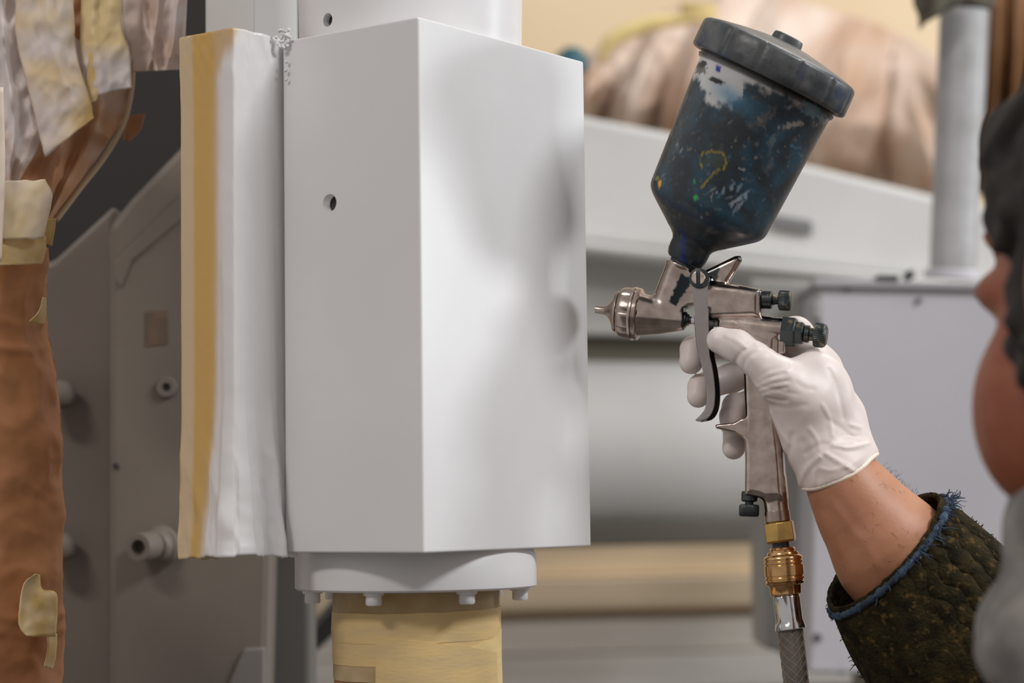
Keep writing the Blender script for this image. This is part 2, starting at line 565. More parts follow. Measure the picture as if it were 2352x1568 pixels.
# paper cover: a wrinkled sleeve round the core
per = [(-0.6, 'back')]
NU, NV = 150, 200
V, F, ATT = [], [], []
path = np.array([ur * b_ + ul * a_, ul * a_, np.zeros(3), ur * b_, ur * (b_ + 0.001) + nL * (-0.000) + ul * (-0.0)])
path = np.array([S0 + ul * a_ + ur * b_ * 0.8, S0 + ul * a_, S0, S0 + ur * b_, S0 + ur * b_ + ul * 0.012])
seglen = np.linalg.norm(np.diff(path, axis=0), axis=1); cum = np.concatenate([[0], np.cumsum(seglen)])
outn = np.array([ul, nL, -ul, -ul, ur])
c_yel = np.array(srgb(204, 164, 92)); c_yel2 = np.array(srgb(216, 186, 122)); c_wht = np.array(srgb(226, 224, 223)); c_gry = np.array(srgb(196, 180, 166))
for j in range(NV + 1):
    v = j / NV                                        # 0 bottom .. 1 top
    z = zb + (zt - zb) * v
    for i in range(NU + 1):
        s = cum[-1] * i / NU
        k = min(int(np.searchsorted(cum, s, 'right') - 1), 3)
        tt = (s - cum[k]) / seglen[k]
        p = path[k] * (1 - tt) + path[k + 1] * tt
        # round the corners
        pm = np.zeros(3)
        for o_ in (-0.0025, 0, 0.0025):
            s2 = min(max(s + o_, 0), cum[-1]); k2 = min(int(np.searchsorted(cum, s2, 'right') - 1), 3)
            t2 = (s2 - cum[k2]) / seglen[k2]; pm += path[k2] * (1 - t2) + path[k2 + 1] * t2
        p = pm / 3
        n_ = -ul if k >= 2 else nL
        if k == 0: n_ = ul
        if abs(s - cum[2]) < 0.004: n_ = (nL - ul) / 1.414
        low = max(0, 1 - v / 0.30) ; top = max(0, (v - 0.86) / 0.14)
        cu = s - cum[2]                              # metres from the front corner (+ on the right face)
        fold = 0
        # long vertical tucks, fanning out towards the hem
        for (c0, c1, wd, am) in ((0.006, 0.004, 0.0030, 0.0022), (0.013, 0.020, 0.0032, -0.0020), (0.022, 0.030, 0.0036, 0.0026), (0.031, 0.039, 0.0030, -0.0016),
                                 (-0.010, -0.004, 0.003, 0.0024), (-0.024, -0.018, 0.004, -0.0014)):
            cc = c0 + (c1 - c0) * (1 - v)
            fold += am * (0.16 + 1.5 * low) * math.exp(-((cu - cc) / wd) ** 2)
        cr = fbm(cu * 60, 0, z * 22, 4, True) * (0.0004 + 0.0014 * low + 0.0010 * top) + fbm(cu * 45 + z * 18, 4, z * 14, 3, True) * (0.0003 + 0.0022 * low + 0.0014 * top)
        fl = (0.0045 * low ** 1.5) * (1 if -0.02 < cu < 0.045 else 0.3)
        bulge = 0.0022 * math.exp(-((cu + 0.002) / 0.006) ** 2) * (1 - low)
        d = fold + cr + fl + bulge + 0.0012
        q = p + n_ * d
        zj = z
        if v < 0.02: zj += 0.003 * fbm(cu * 90, 5, 0, 3) - 0.0015 * abs(cu) / 0.04
        q[2] = zj
        V.append(q)
        # colour: tape left of the corner, paint mist from the right, wetter at the hem
        nb_ = fbm(cu * 40, 3, z * 7, 4)
        edge = -0.012 + 0.006 * nb_ - 0.010 * low * (1 if v < 0.25 else 0.6)
        if v > 0.9: edge += 0.015 * (v - 0.9) / 0.1
        mist = 1 / (1 + math.exp(-(cu - edge) / 0.0016))
        y_ = c_yel * (1 - 0) if -0.031 < cu < -0.0125 else c_yel2 * 0.75 + c_gry * 0.25
        if cu < -0.036: y_ = c_gry * 0.6 + c_yel2 * 0.4
        kk = min(max((cu + 0.0335) / 0.003, 0), 1)
        y_ = (c_yel2 * 0.5 + c_gry * 0.5) * (1 - kk) + c_yel * kk
        kk = min(max((cu + 0.016) / 0.004, 0), 1)
        y_ = y_ * (1 - 0.35 * kk) + c_gry * 0.35 * kk
        ATT.append(y_ * (1 - mist) + c_wht * mist)
for j in range(NV):
    for i in range(NU):
        a0 = j * (NU + 1) + i
        F.append((a0, a0 + 1, a0 + NU + 2, a0 + NU + 1))
# top cap
coverm = mat('oversprayed_paper', rough=0.26, attr='tint', c2=None, bump=0.12, bscale=110, bdist=0.001, spec=0.5)
nb = len(V)
top0 = NV * (NU + 1)
F.append(tuple(top0 + i for i in range(NU + 1)))
pc = obj('paper_cover', V, F, coverm, rail, attr={'tint': np.array(ATT)})
sm = pc.modifiers.new('thick', 'SOLIDIFY'); sm.thickness = 0.0005
# flap of paper pressed into the joint with the block
V, F = [], []
for j in range(81):
    v = j / 80
    z = zb + 0.02 + (zt - zb - 0.03) * v
    for i in range(9):
        u = i / 8
        q = S0 + ur * (b_ * (0.95 + 0.04 * u)) - ul * (0.0015 + 0.0065 * u + 0.0008 * fbm(u * 3, 2, z * 40, 2))
        if u > 0: q = q + nL * 0.0006 * fbm(u * 5, 9, z * 60, 3)
        q = q - ur * (0.004 * u)
        q[2] = z
        V.append(q)
for j in range(80):
    for i in range(8):
        a0 = j * 9 + i
        F.append((a0, a0 + 1, a0 + 10, a0 + 9))
fl = obj('paper_flap', V, F, mat('paper_white_mist', srgb(214, 213, 212), 0.5, bump=0.1, bscale=120), rail)
fl.modifiers.new('thick', 'SOLIDIFY').thickness = 0.0004

# ================================================================== grey machine frame behind the rail
FRD = 1.66
fr = empty('machine_frame', P(420, 1568, FRD), 'large grey machine casting with bolts, in shade behind the taped rail', 'machine frame')


def slab(poly, d, th, name, m, parent, b=0.004):
    """polygon in the photograph at distance d, real thickness th going back"""
    n = len(poly)
    a = np.array([P(x, y, d) for x, y in poly]); bk = a + np.array([0, th, 0])
    V = np.concatenate([a, bk])
    F = [tuple(range(n)), tuple(range(n, 2 * n))[::-1]] + [(i, (i + 1) % n, n + (i + 1) % n, n + i) for i in range(n)]
    o = obj(name, V, F, m, parent, smooth=False)
    if b: bev(o, b, 2)
    return o


slab([(248, 520), (300, 455), (420, 330), (440, 318), (626, 300), (622, 1290), (612, 1700), (248, 1700)], FRD, 0.10, 'plate', GREYM, fr, 0.006)
slab([(-200, 640), (120, 600), (262, 470), (262, 1700), (-200, 1700)], FRD + 0.035, 0.08, 'side_plate', GREYM, fr, 0.004)
slab([(-200, -200), (640, -200), (640, 1000), (-200, 1000)], FRD + 0.22, 0.06, 'recess_plate', mat('recess_darkness', (0.022, 0.019, 0.017), 0.7), fr, 0.004)  # near-black backing, the hollow's darkness put into its colour
slab([(600, 1130), (712, 1130), (712, 1700), (600, 1700)], FRD + 0.045, 0.06, 'lower_rib', GREYM2, fr, 0.004)  # side face in shadow, its shade painted as darker grey
V, F = boxv(P(612, 1330, FRD + 0.02), (0.003, 0, 0), (0, 0.05, 0), (0, 0, 0.1))


def cyl_px(px, py, d, r, depth, name, m, parent, prof=None, ax=None):
    ax = np.array([0, -1.0, 0]) if ax is None else np.asarray(ax, float)
    o = P(px, py, d)
    pr = prof or [(0, r), (depth * 0.85, r), (depth, r * 0.9)]
    V, F = lathe(o, ax, pr, 40)
    return obj(name, V, F, m, parent, auto=40)


sF = FRD / FPX
# washer with a hole
cyl_px(383, 889, FRD, 24 * sF, 0.003, 'washer', GREYM, fr, [(-0.001, 24 * sF), (0.002, 24 * sF), (0.003, 22 * sF), (0.003, 10 * sF), (-0.001, 9 * sF)])
cyl_px(383, 889, FRD, 9 * sF, 0.001, 'hole_bush', HOLE, fr, [(-0.004, 7.5 * sF), (0.0012, 7.5 * sF)])
# socket cap screw standing proud, on a round boss
bx = np.array([-0.35, -0.93, -0.05])
cyl_px(372, 1252, FRD, 44 * sF, 0.006, 'boss', GREYM, fr, [(0, 47 * sF), (0.004, 45 * sF), (0.005, 38 * sF), (0.011, 36 * sF), (0.012, 33 * sF)], bx)
cyl_px(345, 1253, FRD - 0.012, 34 * sF, 0.02, 'cap_screw', GREYM, fr, [(-0.004, 33 * sF), (0.016, 33 * sF), (0.018, 31 * sF), (0.018, 18 * sF), (0.008, 17 * sF), (0.008, 2 * sF)], bx)
for (x, y) in ((140, 905), (140, 1255)):
    cyl_px(x, y, FRD + 0.02, 33 * sF, 0.02, 'cap_screw', GREYM, fr, [(-0.004, 33 * sF), (0.016, 33 * sF), (0.018, 31 * sF), (0.018, 18 * sF), (0.008, 17 * sF), (0.008, 2 * sF)], bx)
stm = mat('sticker_tan', srgb(120, 98, 80), 0.7, c2=srgb(104, 88, 76), nscale=60)
slab([(334, 716), (384, 712), (386, 790), (334, 796)], FRD - 0.0006, 0.0007, 'sticker', stm, fr, 0)
cyl_px(266, 1070, FRD, 7 * sF, 0.002, 'hole_bush', HOLE, fr)
# lighter wedge at the bottom; band of light above built as a slab
slab([(470, 1700), (560, 1488), (608, 1486), (606, 1700)], FRD - 0.004, 0.006, 'pale_wedge', mat('grey_machine_light', (0.24, 0.225, 0.205), 0.5), fr, 0.002)
slab([(262, 640), (262, 600), (420, 440), (420, 500), (300, 600), (276, 660)], FRD - 0.003, 0.004, 'lit_band', GREYM, fr, 0.001)

# upright square post above the rail
pd = 1.47
pk = P(582, 40, pd); K0 = np.array([pk[0], pk[1], 0])
pz = P(582, 300, pd)[2]
post = empty('upright_post', (K0[0], K0[1], pz), 'white painted square upright above and behind the taped rail', 'machine post')
V, F = boxv(K0 + np.array([0, 0, pz]), ul * 0.045, ur * 0.045, (0, 0, 0.30))
bev(obj('post_shaft', V, F, WHITE_B, post, smooth=False), 0.0015)
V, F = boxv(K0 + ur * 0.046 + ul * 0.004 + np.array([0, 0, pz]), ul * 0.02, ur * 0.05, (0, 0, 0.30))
bev(obj('shadow_strip', V, F, GREYM2, post, smooth=False), 0.001)  # dark strip painted for the shadow right of the post

# ================================================================== spray gun
GD = 1.36
TH = R_(15)
EX = np.array([math.cos(TH), -math.sin(TH), 0]); NG = np.array([-math.sin(TH), -math.cos(TH), 0])
G0 = P(1640, 720, GD)
S = GD / FPX                                               # metres per photograph pixel at the gun


def GP(uvw):
    """(u, v, w): u, v photograph pixels in the gun's middle plane, w pixels towards the viewer"""
    uvw = np.atleast_2d(np.asarray(uvw, float))
    r = FW + ((uvw[:, 0] - 1176) / FPX)[:, None] * RT - ((uvw[:, 1] - 784) / FPX)[:, None] * UP
    t = (G0 - CAM).dot(NG) / r.dot(NG)
    return CAM + r * t[:, None] + NG * (uvw[:, 2] * S)[:, None]


def lathe_uv(a, b, prof, seg=48, rfun=None, tilt=0.0):
    """revolve (t, r) in pixels about the line a -> b of the gun's plane"""
    a = np.array([a[0], a[1], a[2] if len(a) > 2 else 0.0], float); b = np.array([b[0], b[1], b[2] if len(b) > 2 else 0.0], float)
    ax = (b - a) / np.linalg.norm(b - a)
    if tilt: ax = ax * math.cos(tilt) + np.array([0, 0, 1.0]) * math.sin(tilt)
    wv = np.array([0, 0, 1.0]); wv = wv - ax * ax.dot(wv)
    if np.linalg.norm(wv) < 1e-4: wv = np.array([1.0, 0, 0])
    wv /= np.linalg.norm(wv)
    sv = np.cross(ax, wv)
    V, F = [], []
    for i, (t, r) in enumerate(prof):
        for j in range(seg):
            th = 2 * math.pi * j / seg
            rr = r * (rfun(th, i) if rfun else 1.0)
            V.append(a + ax * t + (wv * math.cos(th) + sv * math.sin(th)) * rr)
    for i in range(len(prof) - 1):
        for j in range(seg):
            k = (j + 1) % seg
            F.append((i * seg + j, i * seg + k, (i + 1) * seg + k, (i + 1) * seg + j))
    F.append(tuple(range(seg))[::-1]); F.append(tuple((len(prof) - 1) * seg + j for j in range(seg)))
    return np.array(V), F


nickel = mat('worn_nickel', (0.60, 0.525, 0.475), 0.21, 1.0, bump=0.10, bscale=260, bdist=0.0006, attr='tint')
nickel_p = mat('worn_nickel_plain', (0.52, 0.44, 0.39), 0.16, 1.0, c2=(0.34, 0.27, 0.23), nscale=55, nlo=0.4, nhi=0.7, bump=0.06, bscale=300, bdist=0.0005, rough2=0.34)
steel_d = mat('grimy_brass', (0.065, 0.075, 0.078), 0.34, 0.85, c2=(0.40, 0.30, 0.15), nscale=170, nlo=0.58, nhi=0.72, bump=0.2, bscale=400, bdist=0.0005)
bright = mat('bright_nickel', (0.78, 0.66, 0.58), 0.25, 1.0, c2=(0.5, 0.4, 0.33), nscale=400, nlo=0.45, nhi=0.7, bump=0.4, bscale=600, bdist=0.0005)
darkp = mat('dried_paint_grime', (0.022, 0.028, 0.032), 0.4, c2=(0.04, 0.055, 0.06), nscale=150, bump=0.3, bscale=350, bdist=0.0006)
brass = mat('brass', (0.62, 0.40, 0.13), 0.27, 1.0, c2=(0.44, 0.29, 0.10), nscale=90, nlo=0.45, nhi=0.7, bump=0.05, bscale=300, bdist=0.0005)
bronze = mat('bronze_brass', (0.72, 0.44, 0.20), 0.16, 1.0, c2=(0.52, 0.31, 0.13), nscale=80, nlo=0.5, nhi=0.7)
chrome = mat('chrome_crimp', (0.72, 0.73, 0.75), 0.12, 1.0, c2=(0.5, 0.5, 0.5), nscale=60, nlo=0.5, nhi=0.75)

gun = empty('spray_gun', GP((1740, 1195, 0))[0], 'worn metal gravity-feed spray gun with dark paint-stained cup, held in white glove', 'spray gun')

# --- cast body: one skin
NZ = np.array([1368.0, 710.0]); AXD = np.array([0.9933, 0.1155])
mp = lambda s: (NZ[0] + AXD[0] * s, NZ[1] + AXD[1] * s, 0.0)
G = grid((1444, 575, -48), (1836, 1206, 48), 2.2)
f = sd_rev(G, mp(0), mp(100), [(88, 52), (150, 40), (205, 25), (208, 22)])
tubef = sd_rev(G, (1522, 712, 0), (1563, 606, 0), [(0, 31), (104, 31), (106, 33), (112, 33), (113, 31)])
f = smin(f, tubef, 9)
webf = sd_ext(G, [(1568, 612), (1602, 630), (1640, 640), (1640, 700), (1585, 704), (1570, 716), (1556, 722), (1530, 716), (1528, 690)], 25, 8)
f = smin(f, webf, 8)
hook = sd_ext(G, [(1590, 640), (1606, 628), (1640, 612), (1690, 588), (1702, 588), (1704, 598), (1690, 624), (1670, 656), (1650, 690), (1600, 690)], 18, 13)
f = smin(f, hook, 6)
rear = sd_ext(G, [(1610, 640), (1650, 651), (1700, 656), (1753, 666), (1752, 733), (1700, 736), (1636, 738), (1612, 730)], 36, 20)
f = smin(f, rear, 7)
barrel = sd_rev(G, mp(0), mp(100), [(285, 22), (292, 30), (440, 30), (442, 28)])
f = smin(f, barrel, 5)
under = sd_ext(G, [(1660, 742), (1808, 768), (1806, 812), (1795, 818), (1700, 806)], 22, 6)
f = smin(f, under, 6)
hand_ = sd_ext(G, [(1690, 740), (1790, 770), (1786, 850), (1790, 960), (1801, 1060), (1807, 1145), (1760, 1150), (1745, 1143), (1713, 1137), (1714, 1050), (1712, 1010), (1714, 960), (1711, 880), (1708, 800)], 33, 19)
f = smin(f, hand_, 7)
spur = sd_ext(G, [(1646, 978), (1650, 975), (1690, 971), (1705, 962), (1720, 960), (1720, 1010), (1706, 1004), (1690, 994), (1664, 988), (1648, 984)], 27, 5)
f = smin(f, spur, 9)
stemt = sd_rev(G, (1775, 1090, 0), (1785, 1180, 0), [(0, 22), (10, 28), (88, 28), (90, 26)])
f = smin(f, stemt, 10)
# slot for the trigger needle
f = np.maximum(f, -sd_ext(G, [(1573, 708), (1606, 706), (1632, 712), (1634, 752), (1600, 780), (1574, 760)], 60, 2))
V, F = surface_nets(f, (1444, 575, -48), 2.2)
V = relax(V, F, 6)
u, v_, w_ = V[:, 0], V[:, 1], V[:, 2]
wear = np.clip(np.array([fbm(a / 34, b / 34, c_ / 34, 4) for a, b, c_ in V]) * 1.6 + 0.5, 0, 1)[:, None]
tint = np.array([0.62, 0.53, 0.475]) * (1 - wear) + np.array([0.42, 0.34, 0.295]) * wear


def stain(pts, c, amt=1.0, jag=9.0, side=None):
    global tint
    d = sd_poly(u.astype(np.float32), v_.astype(np.float32), pts)
    n = np.array([fbm(a / 13, b / 13, c_ / 13, 3) for a, b, c_ in zip(u, v_, w_)]) * jag if len(u) < 200000 else 0
    m = np.clip(0.5 - (d + n) / 3, 0, 1) * amt
    if side is not None: m = m * (w_ > side)
    tint = tint * (1 - m)[:, None] + np.asarray(c) * m[:, None]


grime = (0.035, 0.045, 0.052)
stain([(1568, 632), (1592, 640), (1588, 660), (1570, 684), (1557, 706), (1540, 694), (1556, 664)], grime, 1.0, 9, 0)
stain([(1625, 612), (1655, 612), (1652, 636), (1642, 664), (1630, 668), (1618, 640)], grime, 0.9, 10, -10)
stain([(1570, 706), (1612, 704), (1640, 708), (1640, 760), (1568, 760)], grime, 0.9, 4)
stain([(1746, 655), (1765, 655), (1765, 720), (1820, 728), (1820, 742), (1752, 738)], grime, 0.85, 5)
stain([(1692, 585), (1710, 585), (1710, 606), (1696, 600)], grime, 0.85, 3)
stain([(1698, 1090), (1714, 1090), (1714, 1150), (1760, 1140), (1760, 1190), (1740, 1190), (1700, 1140)], grime, 0.5, 6)
body = obj('body', GP(V), F, nickel, gun, attr={'tint': tint})

# --- air cap, retaining ring, nozzle
V, F = lathe_uv(mp(0), mp(100), [(0, 3), (0, 8.5), (20, 9.5), (27, 13), (34, 22), (41, 33), (47, 41), (50, 42), (50, 30)], 56)
tip = obj('air_cap', GP(V), F, nickel_p, gun, auto=40)
V, F = lathe_uv(mp(0), mp(100), [(46, 30), (46, 45), (48, 47), (53, 48), (54, 44), (54, 30)], 56)
obj('cap_washer', GP(V), F, nickel_p, gun, auto=40)


def scallop(th, i):
    return 1.0 - 0.075 * max(0.0, math.cos(th * 8)) ** 6 if 2 <= i <= 5 else 1.0


V, F = lathe_uv(mp(0), mp(100), [(54, 40), (55, 50), (59, 55), (64, 57.5), (76, 58.5), (84, 58.5), (85, 59.5), (85, 40)], 128, scallop)
obj('retaining_ring', GP(V), F, nickel_p, gun, auto=40)
V, F = lathe_uv(mp(0), mp(100), [(85, 40), (85, 60.5), (87, 61.5), (91, 61.5), (92, 57), (95, 57), (96, 60), (101, 60), (103, 57), (103, 40)], 64)
obj('lock_ring', GP(V), F, nickel_p, gun, auto=40)
# --- needle and packing
V, F = lathe_uv(mp(206), mp(300), [(-2, 18), (4, 18), (6, 14), (10, 13), (11, 9), (16, 9)], 24)
obj('packing_nut', GP(V), F, steel_d, gun, auto=40)
whitem = mat('paint_flecked_white', (0.62, 0.62, 0.63), 0.4, c2=(0.05, 0.05, 0.05), nscale=220, nlo=0.56, nhi=0.62)
V, F = lathe_uv(mp(215), mp(300), [(0, 7), (2, 8.5), (30, 8.5), (80, 8)], 20)
obj('needle', GP(V), F, whitem, gun, auto=40)


def screw_knob(name, a, b, spec, knob, seg=72):
    """nut, stem and knurled knob along a -> b"""
    hexr = lambda th, i: math.cos(math.pi / 6) / math.cos((th % (math.pi / 3)) - math.pi / 6)
    kn = empty(name, GP((a[0], a[1], 0))[0] - root_loc(gun)); kn.parent = gun
    for nm, pr, hx in spec:
        V, F = lathe_uv(a, b, pr, 48, hexr if hx else None)
        obj(nm, GP(V), F, steel_d, kn, auto=35)
    kf = lambda th, i: 1.0 - 0.06 * (0.5 + 0.5 * math.cos(th * 40)) if 2 <= i <= 3 else 1.0
    V, F = lathe_uv(a, b, knob, 320, kf)
    obj('knurled_knob', GP(V), F, steel_d, kn, auto=50)
    return kn


screw_knob('fan_control', (1752, 688), (1805, 690),
           [('nut', [(-4, 20), (-4, 21), (19, 21), (22, 18), (22, 8)], False), ('stem', [(20, 8), (24, 12), (30, 10), (42, 10)], False)],
           [(36, 8), (37, 20), (40, 23), (61, 23), (65, 21), (67, 16), (67, 4)])
a0 = mp(438); b0 = mp(540)
screw_knob('fluid_control', a0, b0,
           [('nut', [(-6, 30), (-6, 37), (22, 37), (25, 33), (25, 10)], True), ('nut', [(24, 20), (25, 28), (40, 28), (43, 24), (43, 10)], True),
            ('stem', [(40, 15), (46, 20), (56, 20), (58, 15), (72, 15)], False)],
           [(67, 10), (68, 26), (71, 28), (88, 28), (93, 26), (97, 20), (97, 4)])
kk = screw_knob('air_control', (1722, 1128), (1720, 1190),
                [('nut', [(0, 17), (4, 19), (21, 19), (24, 16), (24, 8)], False), ('stem', [(22, 10), (32, 10)], False)],
                [(29, 8), (30, 20), (34, 23), (54, 23), (58, 20), (58, 4)])
# --- inlet collar
V, F = lathe_uv((1784, 1172), (1787, 1200), [(0, 26), (1, 29), (4, 29.5), (24, 30), (27, 27), (27, 10)], 48)
obj('inlet_collar', GP(V), F, nickel_p, gun, auto=40)

# --- trigger: near arm, far arm and the curved finger plate between
L_ = [(1594, 646), (1595, 690), (1599, 720), (1602, 760), (1606, 800), (1615, 835), (1624, 870), (1628, 905), (1627, 930), (1620, 948), (1602, 966)]
Rr = [(1632, 652), (1634, 690), (1634, 730), (1634, 775), (1636, 815), (1643, 850), (1648, 890), (1648, 920), (1643, 945), (1630, 962), (1606, 968)]
Lc = smooth_poly(L_, 60); Rc = smooth_poly(Rr, 60)
V, F = [], []
rows = []
for i in range(60):
    t = i / 59
    ww = 36 if t > 0.2 else 36
    cx = Lc[i]; cr = Rc[i]
    th_ = 3.2
    # U section: outer near edge, front plate, outer far edge, then back along the inside
    rows.append([(cr[0], cr[1], 36), (cx[0] + 3, cx[1], 36), (cx[0], cx[1], 33), (cx[0], cx[1], -33), (cx[0] + 3, cx[1], -36), (cr[0], cr[1], -36),
                 (cr[0], cr[1], -32), (cx[0] + 5, cx[1], -32), (cx[0] + 5, cx[1], 32), (cr[0], cr[1], 32)])
upper = 13                                                 # above this row the front plate is cut away: two arms only
n = 10
Va, Fa = [], []
for r in rows: Va += r
for i in range(59):
    a0 = i * n
    seq = [(j, (j + 1) % n) for j in range(n)] if i >= upper else [(0, 1), (1, 8), (8, 9), (9, 0), (4, 5), (5, 6), (6, 7), (7, 4)]
    for j, k in seq: Fa.append((a0 + j, a0 + k, a0 + n + k, a0 + n + j))
e0 = upper * n
Fa.append((e0 + 1, e0 + 2, e0 + 3, e0 + 4, e0 + 7, e0 + 8))
Fa.append(tuple(59 * n + j for j in range(n))[::-1])
Fa += [(0, 1, 8, 9), (4, 5, 6, 7)]
for (w0, w1) in ((36, 32), (-32, -36)):                    # round eyes at the pivot
    c0 = len(Va); m_ = 32
    for z in (w0, w1):
        for j in range(m_):
            t = 2 * math.pi * j / m_
            Va.append((1613 + 23.5 * math.cos(t), 645 + 23.5 * math.sin(t), z + (0.3 if z > 0 else -0.3)))
    Fa += [tuple(c0 + j for j in range(m_)), tuple(c0 + m_ + j for j in range(m_))[::-1]]
    Fa += [(c0 + j, c0 + (j + 1) % m_, c0 + m_ + (j + 1) % m_, c0 + m_ + j) for j in range(m_)]
Vt, Ft = np.array(Va, float), Fa
trig_m = mat('trigger_nickel', (0.46, 0.42, 0.40), 0.2, 1.0, c2=(0.34, 0.30, 0.28), nscale=40, nlo=0.4, nhi=0.7, bump=0.08, bscale=260, bdist=0.0005, rough2=0.36)
tr = obj('trigger', GP(Vt), Ft, trig_m, gun, auto=32)
bev(tr, 0.0009, 3, 40)
# black painted lining inside the channel
Vl, Fl = [], []
for i in range(18, 57):
    x0, y0 = Lc[i]; x1, y1 = Rc[i]
    for q in ((x0 + 6, y0, 31.4), (x0 + 6, y0, -31.4), (x1 - 0.5, y1, -31.4)): Vl.append(q)
for i in range(57 - 18 - 1):
    for j in range(2): Fl.append((i * 3 + j, i * 3 + j + 1, i * 3 + j + 4, i * 3 + j + 3))
ln = obj('trigger_lining', GP(Vl), Fl, mat('black_lining', (0.012, 0.013, 0.013), 0.45, c2=(0.02, 0.025, 0.025), nscale=90), gun)
ln.modifiers.new('thick', 'SOLIDIFY').thickness = 0.0003
# pivot screw with a slot
V, F = lathe_uv((1613, 643, 30), (1613, 643, 60), [(0, 23), (11, 23), (12, 21), (12, 6)], 40)
obj('pivot_washer', GP(V), F, darkp, gun, auto=40)
parts = []
for sgn in (-1, 1):
    ph = [math.pi / 2 * 0 + t for t in np.linspace(-math.pi / 2 + 0.28, math.pi / 2 - 0.28, 14)]
    pts = [(1612 + sgn * 16.5 * math.cos(t), 642 + 16.5 * math.sin(t)) for t in ph]
    m_ = len(pts)
    Vv = [(x, y, 40) for x, y in pts] + [(x * 0.94 + 1612 * 0.06, y * 0.94 + 642 * 0.06, 45.5) for x, y in pts]
    Ff = [tuple(range(m_)), tuple(range(m_, 2 * m_))[::-1]] + [(i, (i + 1) % m_, m_ + (i + 1) % m_, m_ + i) for i in range(m_)]
    parts.append((np.array(Vv, float), Ff))
V, F = merge(parts)
bev(obj('pivot_screw', GP(V), F, bright, gun, smooth=False), 0.0003, 2)

# --- paint cup
CB = np.array([1570.0, 603.0, 0.0]); CT = CB + np.array([0.434, -0.901, 0]) * 100
tilt = R_(3.0)
V, F = lathe_uv(CB, CT, [(-6, 27), (-5, 31), (2, 31), (3, 28), (3, 20)], 40, None, tilt)
obj('cup_gasket', GP(V), F, darkp, gun, auto=40)
prof_k = [(0, 30), (2, 37), (7, 42), (18, 45.5), (32, 46.5), (42, 46.5), (50, 50), (58, 58), (66, 69), (76, 81), (96, 107), (112, 127), (119, 134), (126, 139), (133, 142), (142, 143.5)]
prof = []
for k in range(len(prof_k) - 1):
    (t0, r0), (t1, r1) = prof_k[k], prof_k[k + 1]
    nn = max(1, int(math.hypot(t1 - t0, r1 - r0) / 4))
    prof += [(t0 + (t1 - t0) * i / nn, r0 + (r1 - r0) * i / nn) for i in range(nn)]
for i in range(84): prof.append((142 + 296 * i / 83, 143.5 + 17.5 * i / 83))
prof += [(441, 165), (447, 168), (450, 168), (451, 164), (462, 163)]
SEG = 340
V, F = lathe_uv(CB, CT, prof, SEG, None, tilt)
ccol = np.zeros((len(V), 3))
b0_ = np.array([0.020, 0.026, 0.030])
rim = np.array([0.50, 0.50, 0.49])
for i, (uu, vv, ww) in enumerate(V):
    t = prof[i // SEG][0]
    x, y, z = uu / 60, vv / 60, ww / 60
    n1 = fbm(x, y, z, 4); n2 = fbm(x * 2.3 + 7, y * 2.3, z * 2.3, 4); n3 = fbm(x * 5 + 3, y * 5, z * 5 + 9, 3)
    c_ = b0_ + np.array([0.000, 0.027, 0.050]) * max(0, min(1, 0.5 + 2.6 * n1)) * (1.0 if t > 120 else 0.35) * (0.55 if t > 400 else 1)
    c_ = c_ + np.array([0.055, 0.05, 0.045]) * max(0, min(1, 3 * n2 - 0.5)) * (1.4 if t < 120 or t > 380 else 0.8)
    m = max(0, min(1, (n3 - 0.36) * 7)) * (0.6 if t > 110 else 0.3)
    c_ = c_ * (1 - m) + np.array([0.20, 0.23, 0.25]) * m * 0.7
    # bare translucent plastic under the lid, streaked off with blue
    bare = max(0, min(1, (t - 400 + 55 * math.exp(-((uu - 1672) / 55) ** 2) * (1 if ww > 0 else 0.3) + 42 * n2 - (26 if uu > 1735 else 0)) / 16))
    c_ = c_ * (1 - bare) + (rim * (1 - 0.4 * max(0, min(1, (uu - 1730) / 70)))) * bare
    bl = math.exp(-((t - 385 + 10 * n2) / 22) ** 2) * (1 if ww > 0 else 0.4) * math.exp(-((uu - 1705) / 40) ** 2)
    c_ = c_ * (1 - 0.7 * bl) + np.array([0.06, 0.22, 0.36]) * 0.7 * bl
    c_ = c_ * (1 - max(0, min(1, (t - 438) / 4)) * 0.93)
    # settled blue line over the shoulder
    ln_ = math.exp(-((t - 112 - 9 * n2) / 7) ** 2) * 0.8
    c_ = c_ * (1 - ln_) + np.array([0.003, 0.020, 0.060]) * ln_
    if 0 < t < 70:
        q = max(0, 1 - abs(uu - 1578 - 10 * n2) / 9) * (ww > 0)
        c_ = c_ * (1 - q) + np.array([0.005, 0.02, 0.14]) * q
    ccol[i] = c_


def blob(cx, cy, rx, ry, rot, colr, amt=1.0, jag=0.5, front=True):
    cs, sn = math.cos(R_(rot)), math.sin(R_(rot))
    dx, dy = V[:, 0] - cx, V[:, 1] - cy
    a = (dx * cs + dy * sn) / rx; b = (-dx * sn + dy * cs) / ry
    near = np.where((np.abs(dx) < 60) & (np.abs(dy) < 60) & (V[:, 2] > 0))[0]
    for i in near:
        r = math.hypot(a[i], b[i]) + jag * fbm(V[i, 0] / 7, V[i, 1] / 7, cx, 2)
        m = max(0, min(1, (1 - r) * 3)) * amt
        ccol[i] = ccol[i] * (1 - m) + np.array(colr) * m


